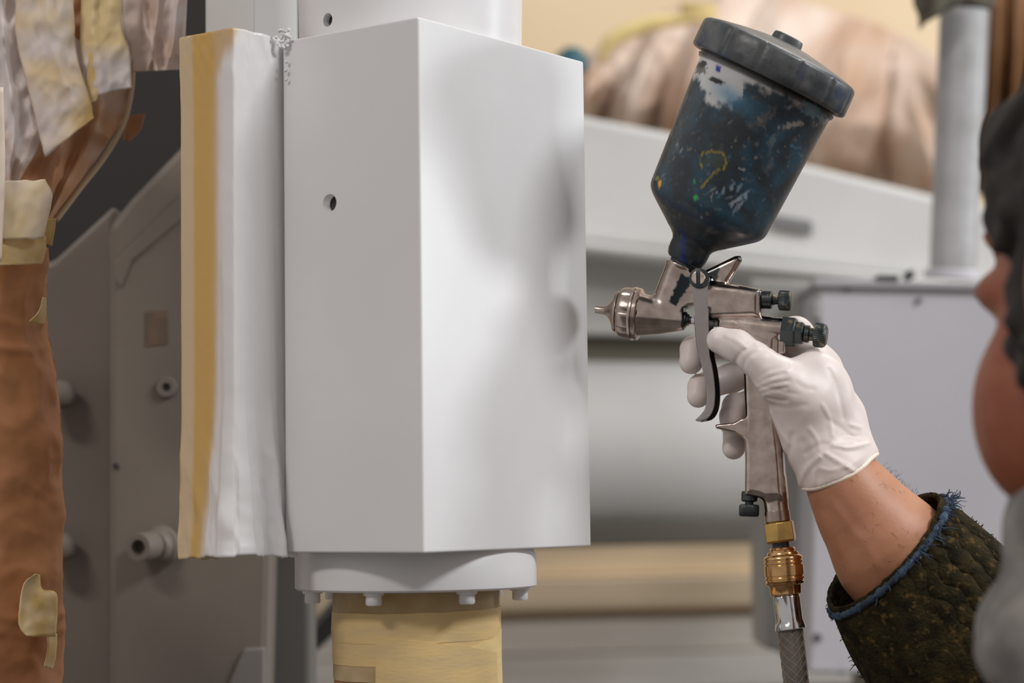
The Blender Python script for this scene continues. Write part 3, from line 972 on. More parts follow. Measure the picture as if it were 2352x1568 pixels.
blob(1630, 168, 20, 10, 15, (0.012, 0.014, 0.02)); blob(1626, 180, 24, 12, 20, (0.03, 0.03, 0.03), 0.8, 0.9)
blob(1676, 187, 8, 12, -25, (0.006, 0.03, 0.25)); blob(1672, 214, 24, 7, 22, (0.012, 0.012, 0.012), 1, 0.4)
blob(1536, 436, 6, 9, 10, (0.75, 0.33, 0.02)); blob(1527, 422, 9, 6, 20, (0.20, 0.22, 0.03), 0.8)
for (x, y) in ((1640, 378), (1655, 374), (1672, 374), (1688, 380), (1694, 394), (1690, 405), (1676, 414), (1664, 422), (1652, 436), (1642, 448), (1638, 400)):
    blob(x, y, 11, 3.2, math.degrees(math.atan2(x - 1668, -(y - 396))) if y < 412 else -48, (0.26, 0.20, 0.02), 0.75, 0.9)
blob(1672, 394, 24, 18, 0, (0.055, 0.07, 0.05), 0.6, 0.8)
blob(1624, 473, 6, 6, 0, (0.03, 0.42, 0.08), 0.9, 0.7); blob(1622, 438, 3.5, 6, 0, (0.03, 0.32, 0.08), 0.7, 0.7)
for k in range(16):
    x, y = random.gauss(1704, 20), random.gauss(472, 16)
    blob(x, y, random.uniform(4, 18), random.uniform(2, 4), -50 + random.gauss(0, 18), (0.24, 0.31, 0.38), random.uniform(.3, .8), 0.8)
for k in range(70):
    x, y = random.uniform(1530, 1850), random.uniform(240, 520)
    blob(x, y, random.uniform(2, 9), random.uniform(1.5, 4), random.uniform(-70, 20), random.choice([(0.25, 0.27, 0.28), (0.05, 0.16, 0.24), (0.16, 0.13, 0.08), (0.10, 0.12, 0.13), (0.22, 0.18, 0.15)]), random.uniform(.2, .75), 0.9)
blob(1838, 308, 26, 7, -18, (0.30, 0.26, 0.22), 0.7, 1.1); blob(1780, 300, 30, 12, -40, (0.13, 0.10, 0.07), 0.5, 1.0)
blob(1880, 272, 26, 16, 20, (0.10, 0.18, 0.21), 0.8, 0.8); blob(1795, 345, 20, 7, -65, (0.12, 0.15, 0.16), 0.6, 0.9)
cupm = mat('stained_cup_plastic', rough=0.36, attr='tint', bump=0.25, bscale=260, bdist=0.0007, spec=0.45, spots=((0.14, 0.16, 0.17), 620, 0.72, 0.76))
cup = obj('paint_cup', GP(V), F, cupm, gun, attr={'tint': ccol}, auto=60)
lidm = mat('stained_lid', (0.034, 0.042, 0.047), 0.38, c2=(0.105, 0.108, 0.108), nscale=85, nlo=0.35, nhi=0.7, bump=0.3, bscale=220, bdist=0.0008,
           spots=((0.02, 0.035, 0.08), 48, 0.56, 0.68))
ribf = lambda th, i: (1.0 - 0.014 * max(0, math.cos(th * 13)) ** 10 if 2 <= i <= 6 else 1.0)
V, F = lathe_uv(CB, CT, [(456, 150), (456, 180), (458, 186), (464, 189), (480, 189), (500, 189), (518, 188), (524, 185), (528, 178), (533, 160), (543, 110), (551, 60), (555, 20)], 260, ribf, tilt)
lid = obj('cup_lid', GP(V), F, lidm, gun, auto=50)
V, F = lathe_uv(CB, CT, [(549, 30), (550, 37), (563, 36), (569, 34), (571, 28), (571, 5)], 48, None, tilt)
obj('lid_knob', GP(V), F, lidm, lid, auto=50)

# ================================================================== air hose on the gun's inlet
hose = empty('air_hose', GP((1835, 1568, 0))[0], 'braided grey air hose with brass quick coupler below the spray gun', 'air hose')
hexr = lambda th, i: math.cos(math.pi / 6) / math.cos((th % (math.pi / 3)) - math.pi / 6)
V, F = lathe_uv((1789, 1198), (1796, 1250), [(-1, 18), (0, 33), (3, 36.5), (44, 37), (48, 33), (48, 14)], 96, hexr)
bev(obj('hex_nut', GP(V), F, brass, hose, auto=25), 0.0004)
V, F = lathe_uv((1792, 1240), (1798, 1280), [(0, 20), (20, 20), (40, 20)], 32)
obj('nipple', GP(V), F, darkp, hose, auto=40)
pr = [(0, 20), (0, 27), (4, 30), (6, 28), (9, 28), (10, 34), (15, 37), (17, 37), (19, 41), (23, 44.5), (27, 44.5), (28, 42.5), (31, 42.5), (32, 45), (36, 45), (37, 42.5), (40, 42.5), (41, 45.5), (64, 45.5), (65, 43),
      (68, 43), (69, 46), (73, 46), (74, 43), (77, 43), (79, 45), (84, 43.5), (86, 38), (88, 37), (106, 36), (109, 32), (109, 10)]
V, F = lathe_uv((1797, 1257), (1805, 1365), pr, 96)
obj('quick_coupler', GP(V), F, bronze, hose, auto=45)
crimp = lambda th, i: (1 - 0.10 * (0.5 + 0.5 * math.cos(th * 6)) ** 2 if 3 <= i <= 5 else 1.0)
V, F = lathe_uv((1805, 1362), (1816, 1446), [(0, 15), (2, 26), (6, 30), (12, 31), (40, 31), (62, 31), (72, 34), (82, 36), (84, 34), (84, 15)], 96, crimp)
obj('crimp_ferrule', GP(V), F, chrome, hose, auto=50)
hosem = mat('braided_hose', (0.13, 0.115, 0.10), 0.32, c2=(0.09, 0.08, 0.07), nscale=60, coat=0.35)
hp_ = smooth_poly([(1814, 1436, 0), (1821, 1500, 0), (1830, 1580, 0), (1842, 1680, 6), (1862, 1800, 20), (1900, 1960, 50)], 60)
V, F = tube(GP(hp_), 28.5 * S, 32)
ho = obj('hose_tube', V, F, hosem, hose)
braidm = mat('braid_thread', (0.24, 0.20, 0.145), 0.5)
parts = []
gp_ = GP(hp_)
cl = np.concatenate([[0], np.cumsum(np.linalg.norm(np.diff(gp_, axis=0), axis=1))])
for sgn in (-1, 1):
    for k in range(8):
        pts = []
        for t in np.linspace(0, cl[-1] * 0.5, 130):
            c_ = np.array([np.interp(t, cl, gp_[:, q]) for q in range(3)])
            c2_ = np.array([np.interp(t + 0.002, cl, gp_[:, q]) for q in range(3)])
            a, x, y = frame(c2_ - c_)
            an = sgn * t / 0.0075 + k * 2 * math.pi / 8
            pts.append(c_ + (x * math.cos(an) + y * math.sin(an)) * 28.4 * S)
        parts.append(tube(pts, 0.9 * S, 4))
V, F = merge(parts)
tag(obj('braid', V, F, braidm, ho), kind='stuff')

# ================================================================== person: head, body, forearm
def HP(uvw):
    uvw = np.atleast_2d(np.asarray(uvw, float))
    return Parr(uvw[:, 0], uvw[:, 1], GD - uvw[:, 2] * S)


person = empty('person', P(2560, 2900, 1.05), 'person in olive sweater and white latex glove spraying, seen from behind at right', 'person')
gw = lambda x, w_: w_ + 0.268 * (x - 1640)
J = lambda x, y, w_, r: (x, y, gw(x, w_), r)

# --- glove: thumb, four fingers, palm as one skin
lo, hi, st = (1540, 690, -150), (2070, 1180, 190), 3.2
G = grid(lo, hi, st)
palm = sd_ell(G, (1872, 925, gw(1872, 18)), (92, 118, 62), None)
thumb = sd_chain(G, [J(1653, 781, 70, 31), J(1692, 795, 75, 36), J(1738, 828, 76, 39), J(1792, 874, 70, 53), J(1858, 930, 38, 66)], 14)
f = smin(palm, thumb, 26)
heel = sd_chain(G, [J(1830, 930, 20, 60), J(1872, 1010, 10, 74), J(1926, 1092, 2, 92)], 20)
f = smin(f, heel, 24)
ulnar = sd_chain(G, [J(1840, 900, -45, 50), J(1905, 1000, -40, 66), J(1940, 1090, -20, 84)], 20)
f = smin(f, ulnar, 22)
back = sd_chain(G, [J(1828, 765, -92, 38), J(1882, 850, -68, 50), J(1928, 960, -38, 58), J(1955, 1050, -15, 62)], 20)
f = smin(f, back, 22)
web = sd_chain(G, [J(1846, 856, 28, 34), J(1870, 852, -10, 42), J(1872, 838, -45, 44)], 12)
f = smin(f, web, 16)
index = sd_chain(G, [J(1830, 768, -92, 38), J(1740, 768, -105, 34), J(1660, 790, -92, 33), J(1612, 796, -56, 31), J(1592, 802, -34, 29), J(1587, 832, -18, 27)], 8)
f = smin(f, index, 12)
middle = sd_chain(G, [J(1850, 830, -100, 38), J(1760, 840, -118, 34), J(1680, 868, -104, 33), J(1630, 882, -66, 31), J(1608, 888, -38, 28), J(1604, 910, -26, 26)], 8)
ring = sd_chain(G, [J(1870, 900, -98, 38), J(1790, 930, -112, 34), J(1720, 930, -96, 33), J(1690, 934, -66, 31), J(1683, 955, -44, 30), J(1683, 975, -40, 29)], 8)
pinky = sd_chain(G, [J(1890, 980, -84, 36), J(1810, 1000, -100, 31), J(1735, 995, -88, 30), J(1692, 996, -60, 30), J(1685, 1028, -38, 27)], 8)
f = smin(f, middle, 5); f = smin(f, ring, 5); f = smin(f, pinky, 5)
# creases of the glove, pressed into the near side
def crease(pts, depth, sig, wmin=0):
    global f
    p = smooth_poly(pts, 14)
    d = np.full(G[0].shape[:2], 1e9, np.float32)
    X, Y = G[0][:, :, 0], G[1][:, :, 0]
    for a, b in zip(p[:-1], p[1:]):
        e = b - a
        t = np.clip(((X - a[0]) * e[0] + (Y - a[1]) * e[1]) / (e.dot(e) + 1e-9), 0, 1)
        d = np.minimum(d, (X - a[0] - e[0] * t) ** 2 + (Y - a[1] - e[1] * t) ** 2)
    g = depth * np.exp(-d / sig ** 2)
    f = f + g[:, :, None] * (G[2] > gw(G[0], wmin))


crease([(1702, 855), (1690, 835), (1700, 812), (1730, 792)], 2.6, 4.5, 20)
crease([(1722, 870), (1708, 845), (1722, 818), (1765, 800)], 2.2, 5, 20)
crease([(1742, 880), (1765, 868), (1800, 858)], 3.0, 5, 20)
crease([(1744, 893), (1770, 882), (1812, 874)], 3.0, 4.5, 20)
crease([(1748, 903), (1775, 895), (1806, 890)], 2.8, 4, 20)
crease([(1760, 912), (1785, 918), (1806, 920)], 2.6, 4, 20)
crease([(1738, 872), (1765, 852), (1810, 840)], 1.8, 6, 20)
for q in ([(1757, 795), (1720, 815), (1722, 842)], [(1830, 880), (1850, 892), (1868, 894)]): crease(q, 1.2, 6, 20)
crease([(1912, 1022), (1950, 1027), (1995, 1018)], -4.0, 5, 0)
crease([(1895, 1040), (1930, 1062), (1962, 1082)], -3.6, 6, 0)
crease([(1955, 975), (1980, 982)], -3, 5, 0)
crease([(1830, 1125), (1850, 1080), (1880, 1050)], -3.5, 7, 0)
crease([(1800, 1060), (1815, 1030), (1820, 1000)], 3.0, 8, 0)
crease([(1870, 1110), (1872, 1080)], -2.5, 5, 0)
crease([(1845, 1015), (1862, 1055), (1880, 1095)], 2.4, 9, 0)
for q in ([(1905, 850), (1925, 900), (1938, 960)], [(1935, 1000), (1965, 1003), (1990, 1000)], [(1905, 965), (1940, 990), (1968, 1012)], [(1850, 1040), (1890, 1020), (1930, 1028)]): crease(q, 1.6, 6, 0)
for q in ([(1890, 930), (1905, 960), (1912, 1000)], [(1860, 985), (1878, 1012), (1885, 1050)], [(1770, 950), (1790, 990), (1812, 1020)], [(1668, 770), (1690, 780), (1715, 800)], [(1880, 1075), (1910, 1080), (1945, 1070)]): crease(q, -2.0, 5, 0)
crease([(1764, 925), (1800, 935), (1850, 930)], 1.4, 7, 20); crease([(1745, 885), (1780, 895), (1830, 905)], 1.6, 4, 20)
nse = 0.5 * np.sin(G[0] / 23 + 1.3 * np.sin(G[1] / 31)) * np.sin(G[1] / 27 + G[2] / 19)
f = f + nse
# cut at the wrist
C0, C1 = np.array([1826.0, 1128.0]), np.array([2024.0, 1035.0])
cutn = np.array([(C1 - C0)[1], -(C1 - C0)[0]]); cutn /= -np.linalg.norm(cutn)
bow = 20 * np.sin(np.clip(((G[0] - C0[0]) * (C1 - C0)[0] + (G[1] - C0[1]) * (C1 - C0)[1]) / (C1 - C0).dot(C1 - C0), 0, 1) * math.pi) * np.clip((G[2] - 78) / 50, -1, 1)
cutd = (G[0] - C0[0]) * cutn[0] + (G[1] - C0[1]) * cutn[1] - bow
f = np.maximum(f, cutd)
V, F = surface_nets(f, lo, st)
V = relax(V, F, 5)
glovem = mat('white_latex', srgb(226, 215, 210), 0.42, c2=srgb(216, 202, 196), nscale=14, bump=0.12, bscale=90, bdist=0.0015, spec=0.4, sss=0.0)
HANDV = V
glove = obj('latex_glove', HP(V), F, glovem, person)
# rolled rim of the glove: follows the cut edge
rimp = V[(np.abs((V[:, 0] - C0[0]) * cutn[0] + (V[:, 1] - C0[1]) * cutn[1] - 20 * np.sin(np.clip(((V[:, 0] - C0[0]) * (C1 - C0)[0] + (V[:, 1] - C0[1]) * (C1 - C0)[1]) / (C1 - C0).dot(C1 - C0), 0, 1) * math.pi) * np.clip((V[:, 2] - 78) / 50, -1, 1)) < 2.5)]
cc = rimp.mean(0); e1 = np.append((C1 - C0) / np.linalg.norm(C1 - C0), 0); e2 = np.array([0, 0, 1.0])
an = np.arctan2((rimp - cc).dot(e2), (rimp - cc).dot(e1)); rr = np.hypot((rimp - cc).dot(e2), (rimp - cc).dot(e1)); ax_ = (rimp - cc).dot(np.append(cutn, 0))
loop = []
for k in range(72):
    a = -math.pi + 2 * math.pi * k / 72
    dd = np.abs((an - a + math.pi) % (2 * math.pi) - math.pi)
    m = dd < 0.12
    if m.sum() == 0: continue
    top = np.sort(rr[m])[-max(1, int(m.sum() * 0.3)):].mean()
    loop.append((a, top, ax_[m][np.argmax(rr[m])]))
la = np.array(loop); K = 72
sm_ = lambda x: sum(np.roll(x, q) for q in range(-3, 4)) / 7
rl, axl = sm_(la[:, 1]), sm_(la[:, 2])
RIM = np.array([cc + (e1 * math.cos(a) + e2 * math.sin(a)) * (r + 0.5) + np.append(cutn, 0) * (x + 3) for a, r, x in zip(la[:, 0], rl, axl)])
ring_pts = np.vstack([RIM, RIM[:1], RIM[1:2]])
V, F = tube(HP(ring_pts), 6.6 * S, 10, caps=False)
obj('rolled_rim', V, F, mat('latex_rim', srgb(240, 228, 210), 0.45, bump=0.05), glove)

# --- forearm (fine) and head with neck (coarse), one body mesh
lo, hi, st = (1800, 960, -150), (2330, 1640, 290), 4.0
G = grid(lo, hi, st)
arm = sd_chain(G, [(1905, 1062, 72, 62), (1940, 1112, 78, 84), (1985, 1180, 78, 104), (2045, 1262, 74, 131), (2140, 1380, 60, 146), (2280, 1560, 50, 150)], 30)
flat = sd_chain(G, [(1905, 1070, 40, 60), (2000, 1200, 40, 90), (2140, 1380, 40, 120)], 30)
f = smin(arm, flat, 20)
def crease2(pts, depth, sig):
    global f
    p = smooth_poly(pts, 14)
    d = np.full(G[0].shape[:2], 1e9, np.float32); X, Y = G[0][:, :, 0], G[1][:, :, 0]
    for a, b in zip(p[:-1], p[1:]):
        e = b - a
        t = np.clip(((X - a[0]) * e[0] + (Y - a[1]) * e[1]) / (e.dot(e) + 1e-9), 0, 1)
        d = np.minimum(d, (X - a[0] - e[0] * t) ** 2 + (Y - a[1] - e[1] * t) ** 2)
    f = f + (depth * np.exp(-d / sig ** 2))[:, :, None] * (G[2] > 60)
crease2([(1905, 1150), (1945, 1200), (1985, 1250), (2010, 1300)], -2.2, 14)
crease2([(1925, 1150), (1968, 1215)], 1.6, 14)
crease2([(1890, 1190), (1925, 1250), (1960, 1310)], -1.6, 14)
f = np.maximum(f, (G[0] + G[1] * 1.25) - (2200 + 1.25 * 1500))
Va_, Fa_ = surface_nets(f, lo, st); Va_ = relax(Va_, Fa_, 5)
ARM = HP(Va_)

# head frame: facing away to the left
HF = np.array([-0.42, 0.91, 0]); HF /= np.linalg.norm(HF)
HL = np.array([-HF[1], HF[0], 0])                          # the person's left
HC = P(2730, 612, 0.97)
toW = lambda q: HC + q[..., 0:1] * HF + q[..., 1:2] * HL + q[..., 2:3] * np.array([0, 0, 1.0])


def toH(p):
    d = np.asarray(p) - HC
    return np.array([d.dot(HF), d.dot(HL), d[2]])


neckb = toH(P(2750, 1330, 1.0))
shR = neckb + np.array([0.0, -0.17, -0.05]); shL = neckb + np.array([0.02, 0.095, -0.168])
elb = toH(P(2543, 1836, 1.30)); fend = toH(HP([(2260, 1535, 55)])[0])
lo = np.array([-0.16, -0.30, -0.42]); hi = np.array([0.40, 0.24, 0.14])
lo = np.minimum(lo, np.min([elb, fend, shR, neckb], 0) - 0.08); hi = np.maximum(hi, np.max([elb, fend, shL, neckb], 0) + 0.08)
st = 0.0048
G = grid(lo, hi, st)
f = sd_ell(G, (-0.005, 0, 0.028), (0.095, 0.075, 0.088))
f = smin(f, sd_ell(G, (0.025, 0, -0.035), (0.068, 0.060, 0.085)), 0.02)
for s in (-1, 1):
    f = smin(f, sd_ell(G, (0.048, s * 0.043, -0.062), (0.034, 0.032, 0.046)), 0.014)      # cheeks
    f = smin(f, sd_ell(G, (0.068, s * 0.040, -0.006), (0.018, 0.022, 0.012)), 0.010)      # cheek bones
    f = smin(f, sd_ell(G, (-0.004, s * 0.078, -0.012), (0.017, 0.008, 0.032)), 0.004)     # ears
    f = smin(f, sd_ell(G, (0.078, s * 0.030, 0.020), (0.012, 0.022, 0.007)), 0.008)       # brows
    f = np.maximum(f, -sd_ell(G, (0.095, s * 0.032, 0.004), (0.012, 0.016, 0.008)))       # eye sockets
    f = smin(f, sd_ell(G, (0.078, s * 0.032, 0.004), (0.0125, 0.0125, 0.0125)), 0.002)
f = smin(f, sd_cap(G, (0.088, 0, 0.010), (0.112, 0, -0.032), 0.009, 0.014), 0.010)        # nose
f = smin(f, sd_ell(G, (0.088, 0, -0.060), (0.014, 0.024, 0.006)), 0.004)
f = smin(f, sd_ell(G, (0.086, 0, -0.071), (0.014, 0.021, 0.006)), 0.004)                  # lips
f = smin(f, sd_ell(G, (0.072, 0, -0.102), (0.026, 0.030, 0.022)), 0.016)                  # chin
f = smin(f, sd_cap(G, (-0.02, 0, -0.06), neckb, 0.058, 0.064), 0.02)
f = smin(f, sd_cap(G, shL + np.array([0, -0.03, -0.05]), shR + np.array([0, 0, -0.02]), 0.040, 0.045), 0.03)
f = smin(f, sd_chain(G, [(*shR, 0.050), (*elb, 0.043), (*fend, 0.040)], 0.02), 0.02)
V, F = surface_nets(f, lo, st)
V = relax(V, F, 4)
bw = toW(V)
Vb_, Fb_ = merge([(ARM, [tuple(q) for q in Fa_]), (bw, [tuple(q) for q in F])])
skin = mat('skin', srgb(196, 142, 108), 0.5, attr='tint', spots=(srgb(160, 104, 76), 34, 0.45, 0.8), bump=0.22, bscale=420, bdist=0.0006, sss=0.12)
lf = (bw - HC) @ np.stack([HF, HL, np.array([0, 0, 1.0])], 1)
face_shade = np.clip((lf[:, 2] + 0.20) / 0.06, 0, 1)[:, None]  # shade on the face, painted as darker, redder skin
tn = np.concatenate([np.tile(np.array(srgb(180, 126, 94)), (len(ARM), 1)), np.array(srgb(180, 126, 94)) * (1 - face_shade) + np.array(srgb(140, 78, 52)) * face_shade])
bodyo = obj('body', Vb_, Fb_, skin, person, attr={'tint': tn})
# hair
G = grid((-0.13, -0.11, -0.08), (0.12, 0.11, 0.15), 0.0040)
f = sd_ell(G, (-0.007, 0, 0.030), (0.104, 0.083, 0.098))
f = smin(f, sd_ell(G, (-0.01, 0, -0.025), (0.088, 0.083, 0.075)), 0.01)
n_ = 0.0045 * np.sin(G[0] * 130 + 2 * np.sin(G[2] * 90)) * np.sin(G[1] * 150 + G[2] * 60) + 0.002 * np.sin(G[2] * 260 + G[0] * 200)
f = f + n_
face = np.maximum(G[0] - np.where(G[2] > 0.055, 0.088, np.where(G[2] > 0.016, 0.066, 0.040)), -0.052 - G[2])
f = np.maximum(f, face - 0.003 * np.sin(G[1] * 190))
inner = sd_ell(G, (-0.005, 0, 0.028), (0.090, 0.070, 0.083))
f = np.maximum(f, -inner)
f = smin(f, sd_ell(G, (0.052, 0.052, 0.062), (0.020, 0.014, 0.018)), 0.008)
V, F = surface_nets(f, (-0.13, -0.11, -0.08), 0.0040); V = relax(V, F, 2)
hairm = mat('dark_hair', (0.010, 0.008, 0.006), 0.7, c2=(0.018, 0.013, 0.010), nscale=90, stretch=(1, 1, 0.2), bump=0.6, bscale=200)
obj('hair', toW(V), F, hairm, bodyo)
# fine hairs on the forearm
sa = Va_[:, 0] * 0.655 + Va_[:, 1] * 0.756; sb = Va_[:, 0] * 0.756 - Va_[:, 1] * 0.655
EDGE = []
for s0 in np.arange(2135, 2265, 5):
    m_ = np.where(np.abs(sa - s0) < 4)[0]
    if len(m_): EDGE += [Va_[i] for i in m_[np.argsort(sb[m_])[-4:]]]
ARMV = Va_[(Va_[:, 2] > 110) & (Va_[:, 0] > 1930) & (Va_[:, 1] < 1330)]
parts = []
for k in range(120):
    up_edge = k < 46
    if up_edge:
        x, y, w0 = EDGE[random.randrange(len(EDGE))]
        d0 = np.array([random.uniform(-0.2, 1), random.uniform(-1, -0.2), random.uniform(-0.3, 0.8)])
    else:
        vi = ARMV[random.randrange(len(ARMV))]; x, y, w0 = vi; d0 = np.array([random.uniform(-0.2, 0.8), random.uniform(-0.3, 1), 0.15])
    L_h = random.uniform(12, 26)
    c_ = np.array([x, y, w0], float); pts = []
    for i in range(6):
        pts.append(c_.copy()); c_ = c_ + d0 / np.linalg.norm(d0) * L_h / 6; d0 = d0 + np.array([random.gauss(0, .12), random.gauss(0.08, .1), random.gauss(0, .1)])
    parts.append(tube(HP(pts), [0.00006, 0.00006, 0.00005, 0.00005, 0.00004, 0.00002], 4, caps=False))
V, F = merge(parts)
tag(obj('arm_hair', V, F, hairm, bodyo), kind='stuff')

# --- olive sweater sleeve
a2 = np.array([0.655, 0.756]); b2 = np.array([0.756, -0.655])
NS, NA = 110, 300
V, F = [], []
for i in range(NS + 1):
    t = i / NS
    L_s = t * 560
    c_ = np.array([2030.0, 1264.0]) + a2 * L_s + np.array([-8, 10]) * t * 2
    rb = 168 + 38 * math.sin(min(1, t * 2.2) * math.pi / 2) + 20 * t
    rw = 128 + 50 * min(1, t * 2)
    for j in range(NA):
        th = 2 * math.pi * j / NA
        cb, sw = math.cos(th), math.sin(th)               # cb > 0: upper right, sw > 0: near the viewer
        ax = 50 * sw * (1 - t) ** 2 - 14 * max(0, cb) * (1 - t) + 16 * max(0, -cb) * (1 - t) ** 3
        if i < 3: ax += 4 * fbm(cb * 7, sw * 7, 1, 3)
        n1 = fbm(L_s / 150 + cb, sw * 1.5, cb * 2, 4)
        ridge = 0
        if sw > -0.3 and cb > -0.15:
            q = cb * 11 + 1.3 * fbm(L_s / 75, cb * 0.8, 4, 2) * 1.6
            ridge = 11.0 * (abs(math.sin(q * 1.55)) ** 0.55 - 0.6) * min(1, (cb + 0.15) * 1.8) * min(1, t * 9 + 0.15) * min(1, (sw + 0.3) * 2)
        rad = 1 + 0.035 * n1
        x, y = c_ + a2 * ax + b2 * (rb * cb * rad)
        V.append((x, y, 80 - 10 * t + rw * sw * rad + 4 * n1 + sw * (ridge - 2)) if sw > 0 else (x, y, 80 - 10 * t + rw * sw * rad))
        if ridge:
            xx = V[-1]; V[-1] = (xx[0] + b2[0] * cb * ridge * 0.9, xx[1] + b2[1] * cb * ridge * 0.9, xx[2])
for i in range(NS):
    for j in range(NA):
        k = (j + 1) % NA
        F.append((i * NA + j, i * NA + k, (i + 1) * NA + k, (i + 1) * NA + j))
SL = np.array(V)
wool = mat('olive_wool', srgb(54, 47, 28), 0.95, c2=srgb(30, 27, 19), nscale=110, nlo=0.35, nhi=0.65, bump=0.9, bscale=480, bdist=0.002, spec=0.1, spots=(srgb(96, 76, 44), 210, 0.58, 0.75))
sl = obj('sleeve', HP(V), F, wool, person)
sm = sl.modifiers.new('thick', 'SOLIDIFY'); sm.thickness = 0.003; sm.offset = 1
# frayed blue binding along the near rim
fraym = mat('blue_binding', srgb(62, 82, 102), 0.9, c2=srgb(38, 50, 64), nscale=90, nlo=0.35, nhi=0.65, bump=0.5, bscale=500)
rim_ = SL[0:NA]; nxt = SL[2 * NA:3 * NA]
out_, rad_ = [], []
for j in range(NA):
    th = 2 * math.pi * j / NA
    on = 1.0
    nn_ = np.array([b2[0] * math.cos(th), b2[1] * math.cos(th), math.sin(th)])
    out_.append(SL[3 * NA + j] + nn_ * 12.5 + np.array([a2[0], a2[1], 0]) * (2 + 3 * fbm(j * .5, 3, 3, 2)) * (1 if math.sin(th) > 0 else 0)); rad_.append((8.0 + 7 * fbm(j * .22, 1, 2, 3)) * S * (1.0 if math.sin(th) > -0.2 else 0.6))
out_.append(out_[0]); rad_.append(rad_[0])
V, F = tube(HP(out_), rad_, 10, caps=False)
bo = obj('cuff_binding', V, F, fraym, sl)
parts = []
for k in range(120):
    j = random.choice([random.randint(0, NA // 2), random.randint(0, NA // 5), random.randint(0, 24)]) % NA
    c_ = np.array(out_[j], float) + np.array([random.gauss(0, 3), random.gauss(0, 3), 6])
    th = 2 * math.pi * j / NA
    d0 = np.array([a2[0], a2[1], 0]) * random.uniform(-0.15, 1) + np.array([b2[0], b2[1], 0]) * random.uniform(-0.5, 0.6) + (np.array([b2[0], b2[1], 0]) * 0.8 if math.cos(th) > 0.9 else 0) + np.array([0, 0, 0.25 * math.sin(th)])
    Lk = random.choice([14, 20, 26, 36, 50]) * random.uniform(.7, 1.2); pts = []
    for i in range(7):
        pts.append(c_.copy()); c_ = c_ + d0 / (np.linalg.norm(d0) + 1e-6) * Lk / 7; d0 = d0 + np.array([random.gauss(0, .35), random.gauss(0, .35), random.gauss(0, .1)])
    r0 = random.uniform(0.8, 2.3) * S
    parts.append(tube(HP(pts), np.linspace(r0 * 1.3, r0 * 0.5, 7), 5))
V, F = merge(parts)
tag(obj('loose_thread', V, F, fraym, bo), kind='stuff')
# wool fuzz on the sleeve's outline
parts = []
for k in range(420):
    i = random.randint(0, NS); j = random.randint(0, NA - 1)
    if k < 200: j = random.choice([0, 2, 4, 6, NA - 2, NA // 2, NA // 2 - 2, NA // 2 + 2, NA // 2 - 4])
    p = SL[i * NA + j]; th = 2 * math.pi * j / NA
    n_ = np.array([b2[0] * math.cos(th), b2[1] * math.cos(th), math.sin(th)])
    d0 = n_ + np.array([random.gauss(0, .6), random.gauss(0, .6), random.gauss(0, .4)])
    p = p + n_ * 8
    q = [p, p + d0 * random.uniform(3, 6), p + d0 * random.uniform(5, 9) + np.array([random.gauss(0, 2), random.gauss(0, 2), 0])]
    parts.append(tube(HP(q), [1.1 * S, 0.9 * S, 0.5 * S], 4))
V, F = merge(parts)
tag(obj('wool_fuzz', V, F, wool, sl), kind='stuff')

# --- grey vest and collar
lo = np.array([-0.22, -0.32, -0.62]); hi = np.array([0.22, 0.34, -0.06])
G = grid(lo, hi, 0.007)
neckc = toH(P(2765, 1290, 0.98))
tor = sd_ell(G, tuple(neckb + np.array([0.0, -0.03, -0.34])), (0.115, 0.15, 0.26))
f = smin(tor, sd_cap(G, shL + np.array([0.0, 0.0, -0.01]), shR + np.array([0, 0, -0.02]), 0.062, 0.070), 0.04)
q = np.sqrt(((G[0] - neckc[0]) / 1.0) ** 2 + ((G[1] - neckc[1]) / 1.0) ** 2)
colr = np.sqrt((q - 0.066) ** 2 + ((G[2] - neckc[2] - 0.15 * (G[1] - neckc[1])) * 0.72) ** 2) - 0.023
colr2 = np.sqrt((q - 0.078) ** 2 + ((G[2] - neckc[2] + 0.034) * 0.8) ** 2) - 0.024
f = smin(f, smin(colr, colr2, 0.008), 0.012)
f = f + 0.003 * np.sin(G[0] * 60 + 3 * np.sin(G[2] * 40)) * np.sin(G[1] * 50)
V, F = surface_nets(f, lo, 0.007); V = relax(V, F, 4)
vestm = mat('grey_fleece', srgb(150, 146, 142), 0.95, c2=srgb(120, 117, 114), nscale=30, bump=0.4, bscale=200, spec=0.1)
obj('fleece_vest', toW(V), F, vestm, person)

